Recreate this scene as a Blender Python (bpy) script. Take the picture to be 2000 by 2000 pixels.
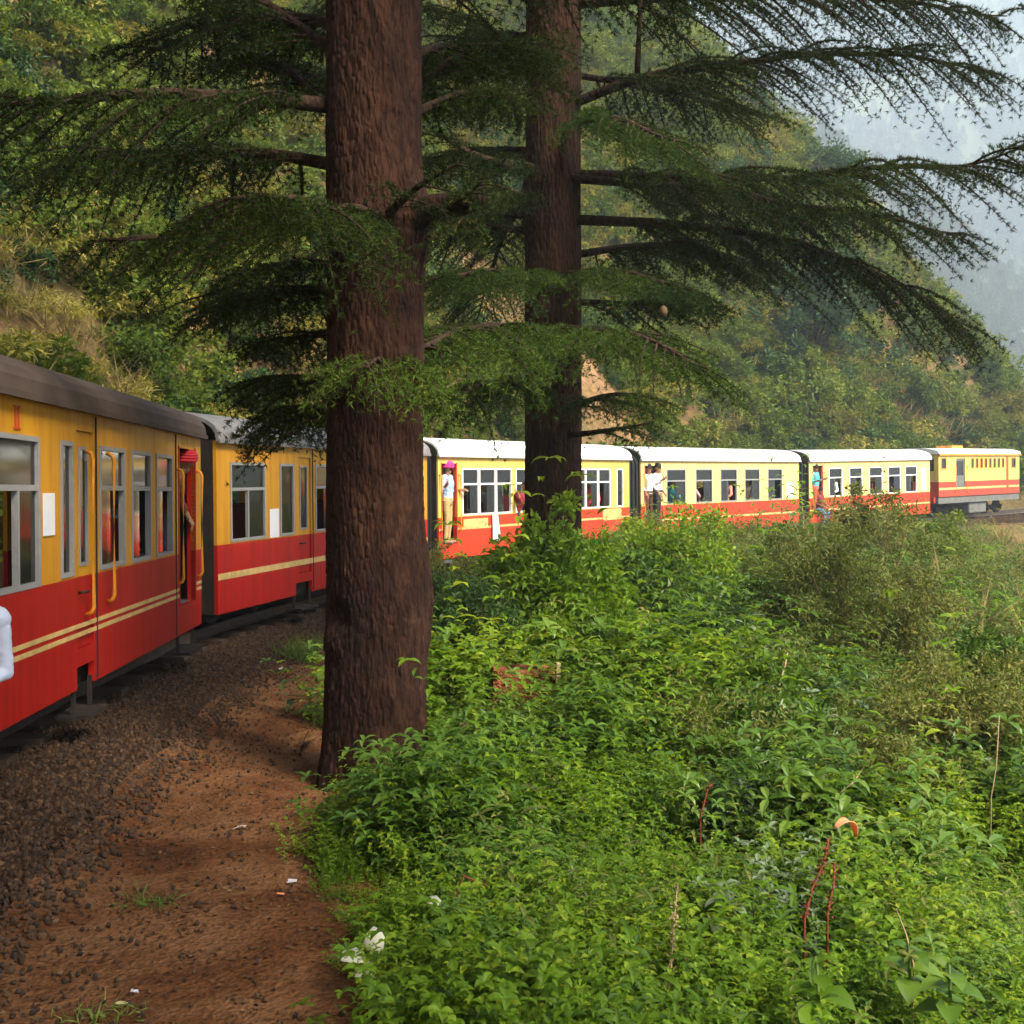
import bpy, bmesh, math, random
import numpy as np
from mathutils import Vector, Matrix, Euler

for o in list(bpy.data.objects): bpy.data.objects.remove(o)
scn = bpy.context.scene
R = math.radians
rng = np.random.default_rng(7)
random.seed(7)

# ------------------------------------------------------------------ camera, sky, sun, exposure
CAM = Vector((0.0, 0.0, 1.95)); F = 2144.0; HZ = 963.0
cd = bpy.data.cameras.new('camera'); cam = bpy.data.objects.new('camera', cd); scn.collection.objects.link(cam)
cd.sensor_width = 36; cd.lens = 36*F/2000; cd.clip_start = 0.05; cd.clip_end = 4000
cam.location = CAM; cam.rotation_euler = (R(90)-math.atan((1000-HZ)/F), 0, 0)
scn.camera = cam
SUN_AZ, SUN_EL = R(136), R(45)          # azimuth clockwise from the view direction (+Y)
wd = bpy.data.worlds.new('World'); scn.world = wd; wd.use_nodes = True
nt = wd.node_tree; bg = nt.nodes['Background']
sky = nt.nodes.new('ShaderNodeTexSky'); sky.sky_type = 'NISHITA'; sky.sun_disc = False
sky.sun_elevation = SUN_EL; sky.sun_rotation = SUN_AZ; sky.dust_density = 1.2; sky.air_density = 0.9
nt.links.new(sky.outputs[0], bg.inputs[0]); bg.inputs[1].default_value = 0.07
sd = bpy.data.lights.new('sun', 'SUN'); sun = bpy.data.objects.new('sun', sd); scn.collection.objects.link(sun)
sd.energy = 5.0; sd.angle = R(22); sd.color = (1.0, 0.90, 0.72)
sdir = Vector((math.sin(SUN_AZ)*math.cos(SUN_EL), math.cos(SUN_AZ)*math.cos(SUN_EL), math.sin(SUN_EL)))
sun.rotation_euler = sdir.to_track_quat('Z', 'Y').to_euler(); sun.location = sdir*60
vs = scn.view_settings; vs.view_transform = 'Standard'; vs.look = 'None'; vs.gamma = 1; vs.use_curve_mapping = False
vs.exposure = 1.85
scn.cycles.use_denoising = True
scn.cycles.max_bounces = 5; scn.cycles.diffuse_bounces = 2; scn.cycles.use_adaptive_sampling = True; scn.cycles.adaptive_threshold = 0.03; scn.cycles.transparent_max_bounces = 24
scn.cycles.volume_bounces = 2; scn.cycles.caustics_reflective = False; scn.cycles.caustics_refractive = False
scn.cycles.sample_clamp_indirect = 4

# ------------------------------------------------------------------ helpers
def link(o, parent=None):
    scn.collection.objects.link(o)
    if parent is not None: o.parent = parent
    return o
def tag(o, label=None, cat=None, group=None, kind=None):
    if label: o['label'] = label
    if cat: o['category'] = cat
    if group: o['group'] = group
    if kind: o['kind'] = kind
    return o
def empty(name, loc=(0,0,0), rot=(0,0,0)):
    o = bpy.data.objects.new(name, None); o.empty_display_size = 0.2; o.location = loc; o.rotation_euler = rot
    return link(o)
def mk_mesh(name, verts, faces, mats, midx=None, smooth=False):
    """faces: list of int arrays (n,k)"""
    me = bpy.data.meshes.new(name)
    verts = np.asarray(verts, dtype=np.float32).reshape(-1, 3)
    fl = [np.asarray(f, dtype=np.int32) for f in faces if len(f)]
    loops = np.concatenate([f.ravel() for f in fl]); tot = np.concatenate([np.full(len(f), f.shape[1], dtype=np.int32) for f in fl])
    start = np.concatenate([[0], np.cumsum(tot)[:-1]]).astype(np.int32)
    me.vertices.add(len(verts)); me.vertices.foreach_set('co', verts.ravel())
    me.loops.add(len(loops)); me.loops.foreach_set('vertex_index', loops)
    me.polygons.add(len(tot)); me.polygons.foreach_set('loop_start', start)
    for m in (mats if isinstance(mats, (list, tuple)) else [mats]): me.materials.append(m)
    if midx is not None: me.polygons.foreach_set('material_index', np.asarray(midx, dtype=np.int32))
    me.polygons.foreach_set('use_smooth', np.full(len(tot), bool(smooth)))
    me.update(calc_edges=True)
    return me
def obj(name, me, parent=None):
    return link(bpy.data.objects.new(name, me), parent)
class MB:
    """collects boxes, tubes, prisms into one mesh"""
    def __init__(s): s.v = []; s.f = {}; s.n = 0
    def add(s, v, faces):
        v = np.asarray(v, float).reshape(-1, 3)
        for f in faces: s.f.setdefault(len(f), []).append([i+s.n for i in f])
        s.v.append(v); s.n += len(v)
    def box(s, x0, x1, y0, y1, z0, z1):
        v = [(x,y,z) for z in (z0,z1) for y in (y0,y1) for x in (x0,x1)]
        s.add(v, [(0,2,3,1),(4,5,7,6),(0,1,5,4),(2,6,7,3),(0,4,6,2),(1,3,7,5)])
        return s
    def tube(s, path, rad, n=8, cap=True):
        path = np.asarray(path, float); m = len(path); rad = np.broadcast_to(np.asarray(rad, float), (m,))
        T = np.gradient(path, axis=0); T /= np.linalg.norm(T, axis=1)[:,None]+1e-9
        ref = np.array([0,0,1.]) if abs(T[:,2]).mean() < 0.8 else np.array([1.,0,0])
        A = np.cross(T, ref); A /= np.linalg.norm(A, axis=1)[:,None]+1e-9; B = np.cross(T, A)
        an = np.linspace(0, 2*np.pi, n, endpoint=False)
        v = path[:,None] + rad[:,None,None]*(np.cos(an)[None,:,None]*A[:,None]+np.sin(an)[None,:,None]*B[:,None])
        f = []
        for i in range(m-1):
            for j in range(n):
                k = (j+1) % n
                f.append((i*n+j, i*n+k, (i+1)*n+k, (i+1)*n+j))
        if cap: f.append(tuple(range(n))[::-1]); f.append(tuple((m-1)*n+j for j in range(n)))
        s.add(v, f); return s
    def prism(s, prof, x0, x1):
        """profile of (y,z) points extruded along x"""
        n = len(prof)
        v = [(x0,y,z) for y,z in prof] + [(x1,y,z) for y,z in prof]
        f = [(i, (i+1)%n, n+(i+1)%n, n+i) for i in range(n)] + [tuple(range(n))[::-1], tuple(range(n, 2*n))]
        s.add(v, f); return s
    def lathe(s, prof, c, axis='y', n=16):
        """(r,h) profile turned about an axis through c"""
        v = []; an = np.linspace(0, 2*np.pi, n, endpoint=False)
        for r, h in prof:
            for a in an:
                p = {'y': (r*math.cos(a), h, r*math.sin(a)), 'z': (r*math.cos(a), r*math.sin(a), h), 'x': (h, r*math.cos(a), r*math.sin(a))}[axis]
                v.append((c[0]+p[0], c[1]+p[1], c[2]+p[2]))
        f = []
        for i in range(len(prof)-1):
            for j in range(n): f.append((i*n+j, i*n+(j+1)%n, (i+1)*n+(j+1)%n, (i+1)*n+j))
        f.append(tuple(range(n))[::-1]); f.append(tuple((len(prof)-1)*n+j for j in range(n)))
        s.add(v, f); return s
    def mesh(s, name, mat, smooth=False):
        return mk_mesh(name, np.concatenate(s.v), [np.array(x) for x in s.f.values()], mat, smooth=smooth)
    def build(s, name, mat, parent=None, smooth=False):
        o = obj(name, s.mesh(name, mat, smooth), parent)
        return o
def bev(o, w=0.006, seg=2):
    m = o.modifiers.new('bevel', 'BEVEL'); m.width = w; m.segments = seg; m.limit_method = 'ANGLE'; m.angle_limit = R(40)
    return o
def hash3(i, j, k, s):
    n = (i*374761393 + j*668265263 + k*2147483647 + s*1274126177) & 0xffffffff
    n = ((n ^ (n >> 13))*1274126177) & 0xffffffff
    n = ((n ^ (n >> 16))*2246822519) & 0xffffffff
    return ((n ^ (n >> 15)) & 0xffff)/65535.0
def vnoise(p, s=0):
    p = np.asarray(p, float); i = np.floor(p).astype(np.int64); f = p-i; f = f*f*(3-2*f)
    r = 0
    for a in (0,1):
        for b in (0,1):
            for c in (0,1):
                w = (f[...,0] if a else 1-f[...,0])*(f[...,1] if b else 1-f[...,1])*(f[...,2] if c else 1-f[...,2])
                r = r + w*hash3(i[...,0]+a, i[...,1]+b, i[...,2]+c, s)
    return r
def fbm(p, oct=4, s=0):
    p = np.asarray(p, float); a = 1.0; t = 0; r = 0
    for o in range(oct):
        r = r + a*(vnoise(p, s+o)-0.5); t += a; a *= 0.5; p = p*2.03
    return r/t
def n2(x, y, sc, oct=3, s=0):
    return fbm(np.stack([np.asarray(x)*sc, np.asarray(y)*sc, np.zeros_like(np.asarray(x, float))+0.37], -1), oct, s)
def P(px, py, d):
    """a point of the place d metres ahead that lies behind a pixel of the 2000 px photograph"""
    c = (1000-HZ)/F
    return np.array([(px-1000)/F*d, d, 1.95+(HZ-py)/F*d])

# ------------------------------------------------------------------ materials
def nodes(name):
    m = bpy.data.materials.new(name); m.use_nodes = True
    t = m.node_tree; b = t.nodes['Principled BSDF']
    return m, t, b
def L(t, a, b): t.links.new(a, b)
def paint(name, col, rough=0.45, dirt=0.35, dcol=(0.05,0.03,0.02), sc=6.0, bump=0.02, metal=0.0, streak=False):
    m, t, b = nodes(name)
    tc = t.nodes.new('ShaderNodeTexCoord'); mp = t.nodes.new('ShaderNodeMapping'); L(t, tc.outputs['Object'], mp.inputs[0])
    if streak: mp.inputs['Scale'].default_value = (3.0, 3.0, 0.22)
    n = t.nodes.new('ShaderNodeTexNoise'); n.inputs['Scale'].default_value = sc; n.inputs['Detail'].default_value = 6
    n.inputs['Roughness'].default_value = 0.65; L(t, mp.outputs[0], n.inputs['Vector'])
    r = t.nodes.new('ShaderNodeValToRGB'); r.color_ramp.elements[0].position = 0.40; r.color_ramp.elements[1].position = 0.68
    r.color_ramp.elements[0].color = (0,0,0,1); r.color_ramp.elements[1].color = (dirt,dirt,dirt,1); L(t, n.outputs['Fac'], r.inputs[0])
    x = t.nodes.new('ShaderNodeMix'); x.data_type = 'RGBA'; x.inputs['A'].default_value = (*col,1); x.inputs['B'].default_value = (*dcol,1)
    L(t, r.outputs[0], x.inputs['Factor']); L(t, x.outputs['Result'], b.inputs['Base Color'])
    b.inputs['Roughness'].default_value = rough; b.inputs['Metallic'].default_value = metal; b.inputs['Specular IOR Level'].default_value = 0.25
    if bump:
        n3 = t.nodes.new('ShaderNodeTexNoise'); n3.inputs['Scale'].default_value = sc*4; L(t, tc.outputs['Object'], n3.inputs['Vector'])
        bp = t.nodes.new('ShaderNodeBump'); bp.inputs['Strength'].default_value = 0.25; bp.inputs['Distance'].default_value = bump
        L(t, n3.outputs['Fac'], bp.inputs['Height']); L(t, bp.outputs[0], b.inputs['Normal'])
    return m
def leafmat(name, c1, c2, c3=None, trans=0.35, patch=0.35, rough=0.5, gloss=0.35):
    """leaf colours vary leaf by leaf, plant by plant and over the slope"""
    m, t, b = nodes(name)
    g = t.nodes.new('ShaderNodeNewGeometry'); oi = t.nodes.new('ShaderNodeObjectInfo')
    n = t.nodes.new('ShaderNodeTexNoise'); n.inputs['Scale'].default_value = patch; n.inputs['Detail'].default_value = 3; L(t, g.outputs['Position'], n.inputs['Vector'])
    a = t.nodes.new('ShaderNodeMath'); a.operation = 'MULTIPLY_ADD'; L(t, g.outputs['Random Per Island'], a.inputs[0]); a.inputs[1].default_value = 0.5
    mu = t.nodes.new('ShaderNodeMath'); mu.operation = 'MULTIPLY'; L(t, oi.outputs['Random'], mu.inputs[0]); mu.inputs[1].default_value = 0.35; L(t, mu.outputs[0], a.inputs[2])
    a2 = t.nodes.new('ShaderNodeMath'); a2.operation = 'MULTIPLY_ADD'; L(t, n.outputs['Fac'], a2.inputs[0]); a2.inputs[1].default_value = 1.1
    L(t, a.outputs[0], a2.inputs[2])
    a3 = t.nodes.new('ShaderNodeMath'); a3.operation = 'SUBTRACT'; L(t, a2.outputs[0], a3.inputs[0]); a3.inputs[1].default_value = 0.45
    r = t.nodes.new('ShaderNodeValToRGB'); r.color_ramp.elements[0].color = (*c1,1); r.color_ramp.elements[1].color = (*(c3 or c2),1)
    r.color_ramp.elements[0].position = 0.1; r.color_ramp.elements[1].position = 0.95
    if c3: e = r.color_ramp.elements.new(0.6); e.color = (*c2,1)
    L(t, a3.outputs[0], r.inputs[0]); L(t, r.outputs[0], b.inputs['Base Color'])
    b.inputs['Roughness'].default_value = rough; b.inputs['Specular IOR Level'].default_value = gloss
    tr = t.nodes.new('ShaderNodeBsdfTranslucent'); hs = t.nodes.new('ShaderNodeHueSaturation'); hs.inputs['Value'].default_value = 1.5; hs.inputs['Hue'].default_value = 0.485
    L(t, r.outputs[0], hs.inputs['Color']); L(t, hs.outputs[0], tr.inputs[0])
    mx = t.nodes.new('ShaderNodeMixShader'); mx.inputs[0].default_value = trans
    L(t, b.outputs[0], mx.inputs[1]); L(t, tr.outputs[0], mx.inputs[2])
    L(t, mx.outputs[0], t.nodes['Material Output'].inputs['Surface'])
    return m
def soilmat(name, cols, scale=1.5, bump=0.05, fine=22.0, rough=0.95):
    m, t, b = nodes(name)
    g = t.nodes.new('ShaderNodeNewGeometry')
    n = t.nodes.new('ShaderNodeTexNoise'); n.inputs['Scale'].default_value = scale; n.inputs['Detail'].default_value = 9; n.inputs['Roughness'].default_value = 0.62
    L(t, g.outputs['Position'], n.inputs['Vector'])
    r = t.nodes.new('ShaderNodeValToRGB'); L(t, n.outputs['Fac'], r.inputs[0])
    es = r.color_ramp.elements; es[0].position = 0.3; es[0].color = (*cols[0],1); es[1].position = 0.72; es[1].color = (*cols[-1],1)
    for i, c in enumerate(cols[1:-1]): e = es.new(0.3+0.42*(i+1)/(len(cols)-1)); e.color = (*c,1)
    n2_ = t.nodes.new('ShaderNodeTexNoise'); n2_.inputs['Scale'].default_value = fine; n2_.inputs['Detail'].default_value = 8; L(t, g.outputs['Position'], n2_.inputs['Vector'])
    v = t.nodes.new('ShaderNodeTexVoronoi'); v.inputs['Scale'].default_value = fine*1.6; L(t, g.outputs['Position'], v.inputs['Vector'])
    mm = t.nodes.new('ShaderNodeMix'); mm.data_type = 'RGBA'; mm.blend_type = 'OVERLAY'; mm.inputs['Factor'].default_value = 0.7
    L(t, r.outputs[0], mm.inputs['A']); L(t, n2_.outputs['Fac'], mm.inputs['B']); L(t, mm.outputs['Result'], b.inputs['Base Color'])
    ad = t.nodes.new('ShaderNodeMath'); ad.operation = 'MULTIPLY_ADD'; L(t, v.outputs['Distance'], ad.inputs[0]); ad.inputs[1].default_value = -0.6; L(t, n2_.outputs['Fac'], ad.inputs[2])
    bp = t.nodes.new('ShaderNodeBump'); bp.inputs['Strength'].default_value = 0.8; bp.inputs['Distance'].default_value = bump
    L(t, ad.outputs[0], bp.inputs['Height']); L(t, bp.outputs[0], b.inputs['Normal'])
    b.inputs['Roughness'].default_value = rough; b.inputs['Specular IOR Level'].default_value = 0.15
    return m
def barkmat(name, cols):
    m, t, b = nodes(name)
    tc = t.nodes.new('ShaderNodeTexCoord'); mp = t.nodes.new('ShaderNodeMapping'); mp.inputs['Scale'].default_value = (1,1,0.33); L(t, tc.outputs['Object'], mp.inputs[0])
    v = t.nodes.new('ShaderNodeTexVoronoi'); v.inputs['Scale'].default_value = 30; v.feature = 'F1'; L(t, mp.outputs[0], v.inputs['Vector'])
    n = t.nodes.new('ShaderNodeTexNoise'); n.inputs['Scale'].default_value = 14; n.inputs['Detail'].default_value = 10; n.inputs['Roughness'].default_value = 0.7; L(t, mp.outputs[0], n.inputs['Vector'])
    nb = t.nodes.new('ShaderNodeTexNoise'); nb.inputs['Scale'].default_value = 1.1; L(t, tc.outputs['Object'], nb.inputs['Vector'])
    a = t.nodes.new('ShaderNodeMath'); a.operation = 'MULTIPLY_ADD'; L(t, nb.outputs['Fac'], a.inputs[0]); a.inputs[1].default_value = 0.5; L(t, n.outputs['Fac'], a.inputs[2])
    r = t.nodes.new('ShaderNodeValToRGB'); es = r.color_ramp.elements; es[0].position = 0.5; es[0].color = (*cols[0],1); es[1].position = 0.95; es[1].color = (*cols[2],1)
    e = es.new(0.72); e.color = (*cols[1],1); L(t, a.outputs[0], r.inputs[0]); L(t, r.outputs[0], b.inputs['Base Color'])
    s = t.nodes.new('ShaderNodeMath'); s.operation = 'MULTIPLY_ADD'; L(t, v.outputs['Distance'], s.inputs[0]); s.inputs[1].default_value = -0.8; L(t, n.outputs['Fac'], s.inputs[2])
    bp = t.nodes.new('ShaderNodeBump'); bp.inputs['Strength'].default_value = 1.0; bp.inputs['Distance'].default_value = 0.03
    L(t, s.outputs[0], bp.inputs['Height']); L(t, bp.outputs[0], b.inputs['Normal'])
    b.inputs['Roughness'].default_value = 0.92; b.inputs['Specular IOR Level'].default_value = 0.2
    return m
def glassmat(name, tint=(0.70,0.76,0.73), base=0.05):
    m, t, b = nodes(name)
    tr = t.nodes.new('ShaderNodeBsdfTransparent'); tr.inputs[0].default_value = (*tint,1)
    gl = t.nodes.new('ShaderNodeBsdfGlossy'); gl.inputs['Roughness'].default_value = 0.08; gl.inputs[0].default_value = (0.9,0.9,0.9,1)
    df = t.nodes.new('ShaderNodeBsdfDiffuse'); df.inputs[0].default_value = (0.25,0.25,0.24,1)
    fr = t.nodes.new('ShaderNodeFresnel'); fr.inputs[0].default_value = 1.5
    m1 = t.nodes.new('ShaderNodeMixShader'); m1.inputs[0].default_value = base; L(t, tr.outputs[0], m1.inputs[1]); L(t, df.outputs[0], m1.inputs[2])
    m2 = t.nodes.new('ShaderNodeMixShader'); L(t, fr.outputs[0], m2.inputs[0]); L(t, m1.outputs[0], m2.inputs[1]); L(t, gl.outputs[0], m2.inputs[2])
    L(t, m2.outputs[0], t.nodes['Material Output'].inputs['Surface'])
    return m
M = {}
M['red'] = paint('coach_red_shaded', (0.44,0.008,0.004), 0.5, 0.6, (0.20,0.010,0.006), 3.0, 0.004, streak=True)  # near coaches: older, dirtier red, darkened further to stand in for shade
M['yellow'] = paint('coach_yellow_shaded', (0.64,0.305,0.018), 0.5, 0.65, (0.38,0.14,0.012), 3.0, 0.004, streak=True)  # near coaches' ochre, deeper than the far paint to carry shade
M['yellow_pale'] = paint('coach_pale_yellow', (0.80,0.62,0.22), 0.45, 0.35, (0.45,0.28,0.10), 3.0, 0.004, streak=True)
M['yellow_mid'] = paint('coach_mid_yellow', (0.78,0.54,0.12), 0.45, 0.4, (0.42,0.22,0.06), 3.0, 0.004, streak=True)
M['red_bright'] = paint('coach_bright_red', (0.66,0.045,0.018), 0.5, 0.4, (0.32,0.03,0.014), 3.0, 0.004, streak=True)
M['stripe'] = paint('cream_stripe', (0.72,0.48,0.18), 0.5, 0.4)
M['roof_brown'] = paint('roof_dirty_shaded', (0.10,0.07,0.058), 0.8, 0.6, (0.05,0.035,0.03), 4.0)  # dirty brown-grey, its tone also darkened to carry tree shade
M['roof_grey'] = paint('roof_grey', (0.24,0.23,0.235), 0.75, 0.7, (0.10,0.09,0.09), 3.0)
M['roof_white'] = paint('roof_white', (0.84,0.83,0.80), 0.6, 0.25, (0.5,0.48,0.45), 4.0)
M['black'] = paint('rubber_black', (0.012,0.012,0.013), 0.7, 0.3, (0.03,0.025,0.02))
M['under'] = paint('underframe_dark', (0.022,0.019,0.017), 0.85, 0.6, (0.06,0.035,0.02))
M['steel'] = paint('rail_steel', (0.20,0.16,0.13), 0.4, 0.7, (0.10,0.04,0.02), 12, metal=0.7)
M['alu'] = paint('window_frame_grey', (0.30,0.30,0.31), 0.45, 0.4, (0.25,0.22,0.2))
M['white'] = paint('white_paint', (0.82,0.81,0.79), 0.5, 0.2, (0.5,0.47,0.42))
M['paper'] = paint('white_board', (0.80,0.80,0.84), 0.7, 0.15, (0.55,0.55,0.6))
M['handrail'] = paint('handrail_orange', (0.75,0.30,0.02), 0.4, 0.3)
M['inside'] = paint('interior_dull', (0.16,0.14,0.12), 0.8, 0.4)
M['seat'] = paint('seat_maroon', (0.16,0.02,0.02), 0.7, 0.3)
M['glass'] = glassmat('window_glass')
M['letter'] = paint('letter_red', (0.55,0.05,0.02), 0.5, 0.3)
M['loco_yellow'] = paint('loco_yellow', (0.80,0.58,0.15), 0.45, 0.4, (0.5,0.22,0.05), 3, 0.004, streak=True)
M['loco_red'] = paint('loco_red', (0.55,0.06,0.035), 0.45, 0.35, (0.3,0.06,0.03), 3)
M['loco_grey'] = paint('loco_grey', (0.16,0.17,0.16), 0.6, 0.5)
M['loco_orange'] = paint('loco_orange', (0.75,0.33,0.06), 0.5, 0.4)
M['louvre'] = paint('louvre_dark', (0.10,0.08,0.05), 0.6, 0.3)
M['sleeper'] = paint('sleeper_wood', (0.07,0.045,0.03), 0.9, 0.5)
M['lamp'] = paint('lamp_glass', (0.75,0.75,0.78), 0.15, 0.1)
M['bark'] = barkmat('deodar_bark', [(0.005,0.0017,0.001),(0.019,0.006,0.003),(0.056,0.023,0.012)])
M['bark_far'] = barkmat('deodar_bark_redder', [(0.006,0.0025,0.0015),(0.024,0.009,0.004),(0.068,0.030,0.014)])
M['twig'] = barkmat('limb_bark', [(0.010,0.006,0.004),(0.030,0.016,0.010),(0.07,0.04,0.026)])
M['needle'] = leafmat('deodar_needles', (0.007,0.014,0.003), (0.019,0.035,0.006), (0.055,0.08,0.011), 0.15, 0.5, 0.75, 0.08)
M['needle_fresh'] = leafmat('deodar_needles_fresh', (0.012,0.028,0.004), (0.034,0.068,0.008), (0.10,0.15,0.018), 0.2, 0.5, 0.7, 0.12)
M['scrub'] = leafmat('hill_scrub_leaf', (0.055,0.072,0.008), (0.18,0.17,0.018), (0.38,0.33,0.055), 0.35, 0.13, 0.55, 0.25)
M['scrub_green'] = leafmat('hill_scrub_green_leaf', (0.035,0.075,0.008), (0.11,0.16,0.014), (0.24,0.27,0.03), 0.35, 0.2, 0.55, 0.25)
M['dry'] = leafmat('dry_grass', (0.16,0.12,0.04), (0.26,0.20,0.07), (0.36,0.29,0.12), 0.3, 0.3, 0.7, 0.1)
M['herb'] = leafmat('herb_leaf', (0.045,0.105,0.006), (0.135,0.24,0.011), (0.31,0.38,0.03), 0.45, 0.6, 0.5, 0.3)
M['herb_dark'] = leafmat('broad_leaf', (0.042,0.10,0.012), (0.09,0.175,0.02), (0.17,0.25,0.036), 0.35, 0.7, 0.42, 0.45)
M['herb_grey'] = leafmat('grey_green_leaf', (0.11,0.16,0.09), (0.17,0.23,0.13), (0.25,0.30,0.19), 0.3, 0.7, 0.5, 0.3)
M['grass'] = leafmat('green_grass', (0.06,0.12,0.015), (0.11,0.19,0.03), (0.22,0.25,0.06), 0.35, 0.6, 0.55, 0.3)
M['bushgreen'] = leafmat('bush_leaf', (0.028,0.068,0.006), (0.075,0.145,0.010), (0.18,0.25,0.026), 0.35, 0.9, 0.5, 0.3)
M['bushdark'] = leafmat('bush_dark_leaf', (0.015,0.042,0.010), (0.03,0.075,0.014), (0.07,0.13,0.025), 0.3, 0.9, 0.5, 0.3)
M['bushlight'] = leafmat('bush_bright_leaf', (0.055,0.125,0.008), (0.14,0.25,0.014), (0.29,0.37,0.034), 0.4, 0.9, 0.5, 0.3)
M['busholive'] = leafmat('bush_olive_leaf', (0.055,0.080,0.014), (0.12,0.145,0.026), (0.25,0.24,0.06), 0.35, 0.9, 0.55, 0.25)
M['bushbrown'] = leafmat('withered_leaf', (0.05,0.03,0.012), (0.09,0.055,0.02), (0.15,0.09,0.03), 0.3, 0.9, 0.7, 0.1)
M['treegreen'] = leafmat('hill_tree_leaf', (0.022,0.055,0.018), (0.045,0.095,0.03), (0.09,0.15,0.05), 0.3, 0.4, 0.5, 0.3)
M['farleaf'] = leafmat('far_forest_leaf', (0.02,0.04,0.014), (0.05,0.075,0.025), (0.11,0.13,0.04), 0.2, 0.02, 0.6, 0.2)
M['stem'] = paint('dry_stem', (0.12,0.075,0.035), 0.85, 0.4)
M['redstem'] = paint('dock_stem_red', (0.17,0.035,0.015), 0.6, 0.4)
M['palestem'] = paint('bleached_stem', (0.42,0.30,0.17), 0.8, 0.3)
M['hill'] = soilmat('hillside_soil', [(0.05,0.045,0.018),(0.11,0.08,0.03),(0.20,0.12,0.055),(0.30,0.17,0.09)], 0.22, 0.15, 4.0)
M['path'] = soilmat('path_soil', [(0.046,0.017,0.006),(0.10,0.038,0.013),(0.16,0.075,0.033),(0.12,0.045,0.013)], 1.3, 0.025, 26.0)
M['ballast'] = soilmat('ballast_bed', [(0.020,0.010,0.005),(0.045,0.022,0.010),(0.07,0.036,0.018)], 2.5, 0.04, 30.0)
M['clay'] = soilmat('red_clay', [(0.14,0.045,0.02),(0.24,0.085,0.035),(0.33,0.14,0.07)], 6, 0.03, 30.0)
M['far_hill'] = soilmat('far_slope', [(0.035,0.05,0.022),(0.06,0.075,0.03),(0.12,0.115,0.045)], 0.02, 0.5, 0.6)
def stonemat():
    m, t, b = nodes('ballast_stone')
    oi = t.nodes.new('ShaderNodeObjectInfo'); r = t.nodes.new('ShaderNodeValToRGB'); es = r.color_ramp.elements
    es[0].color = (0.018,0.009,0.004,1); es[1].color = (0.12,0.062,0.030,1); e = es.new(0.6); e.color = (0.050,0.023,0.009,1); e = es.new(0.9); e.color = (0.08,0.038,0.014,1)
    L(t, oi.outputs['Random'], r.inputs[0])
    n = t.nodes.new('ShaderNodeTexNoise'); n.inputs['Scale'].default_value = 25; tc = t.nodes.new('ShaderNodeTexCoord'); L(t, tc.outputs['Object'], n.inputs['Vector'])
    mm = t.nodes.new('ShaderNodeMix'); mm.data_type = 'RGBA'; mm.blend_type = 'OVERLAY'; mm.inputs['Factor'].default_value = 0.5
    L(t, r.outputs[0], mm.inputs['A']); L(t, n.outputs['Fac'], mm.inputs['B']); L(t, mm.outputs['Result'], b.inputs['Base Color'])
    b.inputs['Roughness'].default_value = 0.9
    return m
M['stone'] = stonemat()

# ------------------------------------------------------------------ the line of the track
# right-hand (camera-side) foot of each coach: near end, far end, height of the rail there
COACH = [((-3.045,4.02),(-3.57,12.6),0.0,0.0), ((-3.62,13.5),(-1.68,21.85),0.0,0.12), ((-1.5,22.6),(3.17,29.55),0.13,0.27),
         ((3.6,30.5),(9.73,37.2),0.28,0.44), ((10.26,37.8),(16.5,43.3),0.46,0.70)]
LOCO = ((17.1,43.95),(22.7,49.1),0.74,0.92)
W = 2.1
ctr = []
hb = np.array(COACH[0][0])-np.array(COACH[0][1]); hb /= np.linalg.norm(hb)
for dist in (40., 25., 12.):
    p = np.array(COACH[0][0])+hb*dist; ctr.append((p[0]-1.05, p[1], 0.0))
for a, b, za, zb in COACH+[LOCO]:
    a = np.array(a); b = np.array(b); h = (b-a)/np.linalg.norm(b-a); lf = np.array([-h[1], h[0]])*W/2
    for t in (0.12, 0.88): q = a+(b-a)*t+lf; ctr.append((q[0], q[1], za+(zb-za)*t))
q = np.array(ctr[-1]); hd = R(50)
for i in range(14):
    q = q+np.array([math.sin(hd), math.cos(hd), 0.03])*4; hd += R(3.0); ctr.append(tuple(q))
ctr = np.array(ctr)
seg = np.concatenate([[0], np.cumsum(np.linalg.norm(np.diff(ctr[:,:2], axis=0), axis=1))])
ss = np.arange(0, seg[-1], 0.35)
CL = np.stack([np.interp(ss, seg, ctr[:,i]) for i in range(3)], 1)
for it in range(14): CL[1:-1] = CL[1:-1]*0.5+(CL[:-2]+CL[2:])*0.25
CT = np.gradient(CL[:,:2], axis=0); CT /= np.linalg.norm(CT, axis=1)[:,None]
CR = np.stack([CT[:,1], -CT[:,0]], 1)              # right of travel
def track_uv(x, y):
    """signed distance right of the centre line, rail height there"""
    x = np.asarray(x, float).ravel(); y = np.asarray(y, float).ravel(); u = np.empty(len(x)); z = np.empty(len(x)); sI = np.empty(len(x))
    for i in range(0, len(x), 20000):
        dx = x[i:i+20000,None]-CL[None,:,0]; dy = y[i:i+20000,None]-CL[None,:,1]
        k = np.argmin(dx*dx+dy*dy, axis=1); ar = np.arange(len(k))
        side = dx[ar,k]*CR[k,0]+dy[ar,k]*CR[k,1]; dist = np.sqrt(dx[ar,k]**2+dy[ar,k]**2)
        u[i:i+20000] = np.sign(side)*dist; z[i:i+20000] = CL[k,2]; sI[i:i+20000] = ss[k]
    return u, z, sI
def sstep(a, b, x): t = np.clip((x-a)/(b-a), 0, 1); return t*t*(3-2*t)
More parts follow.
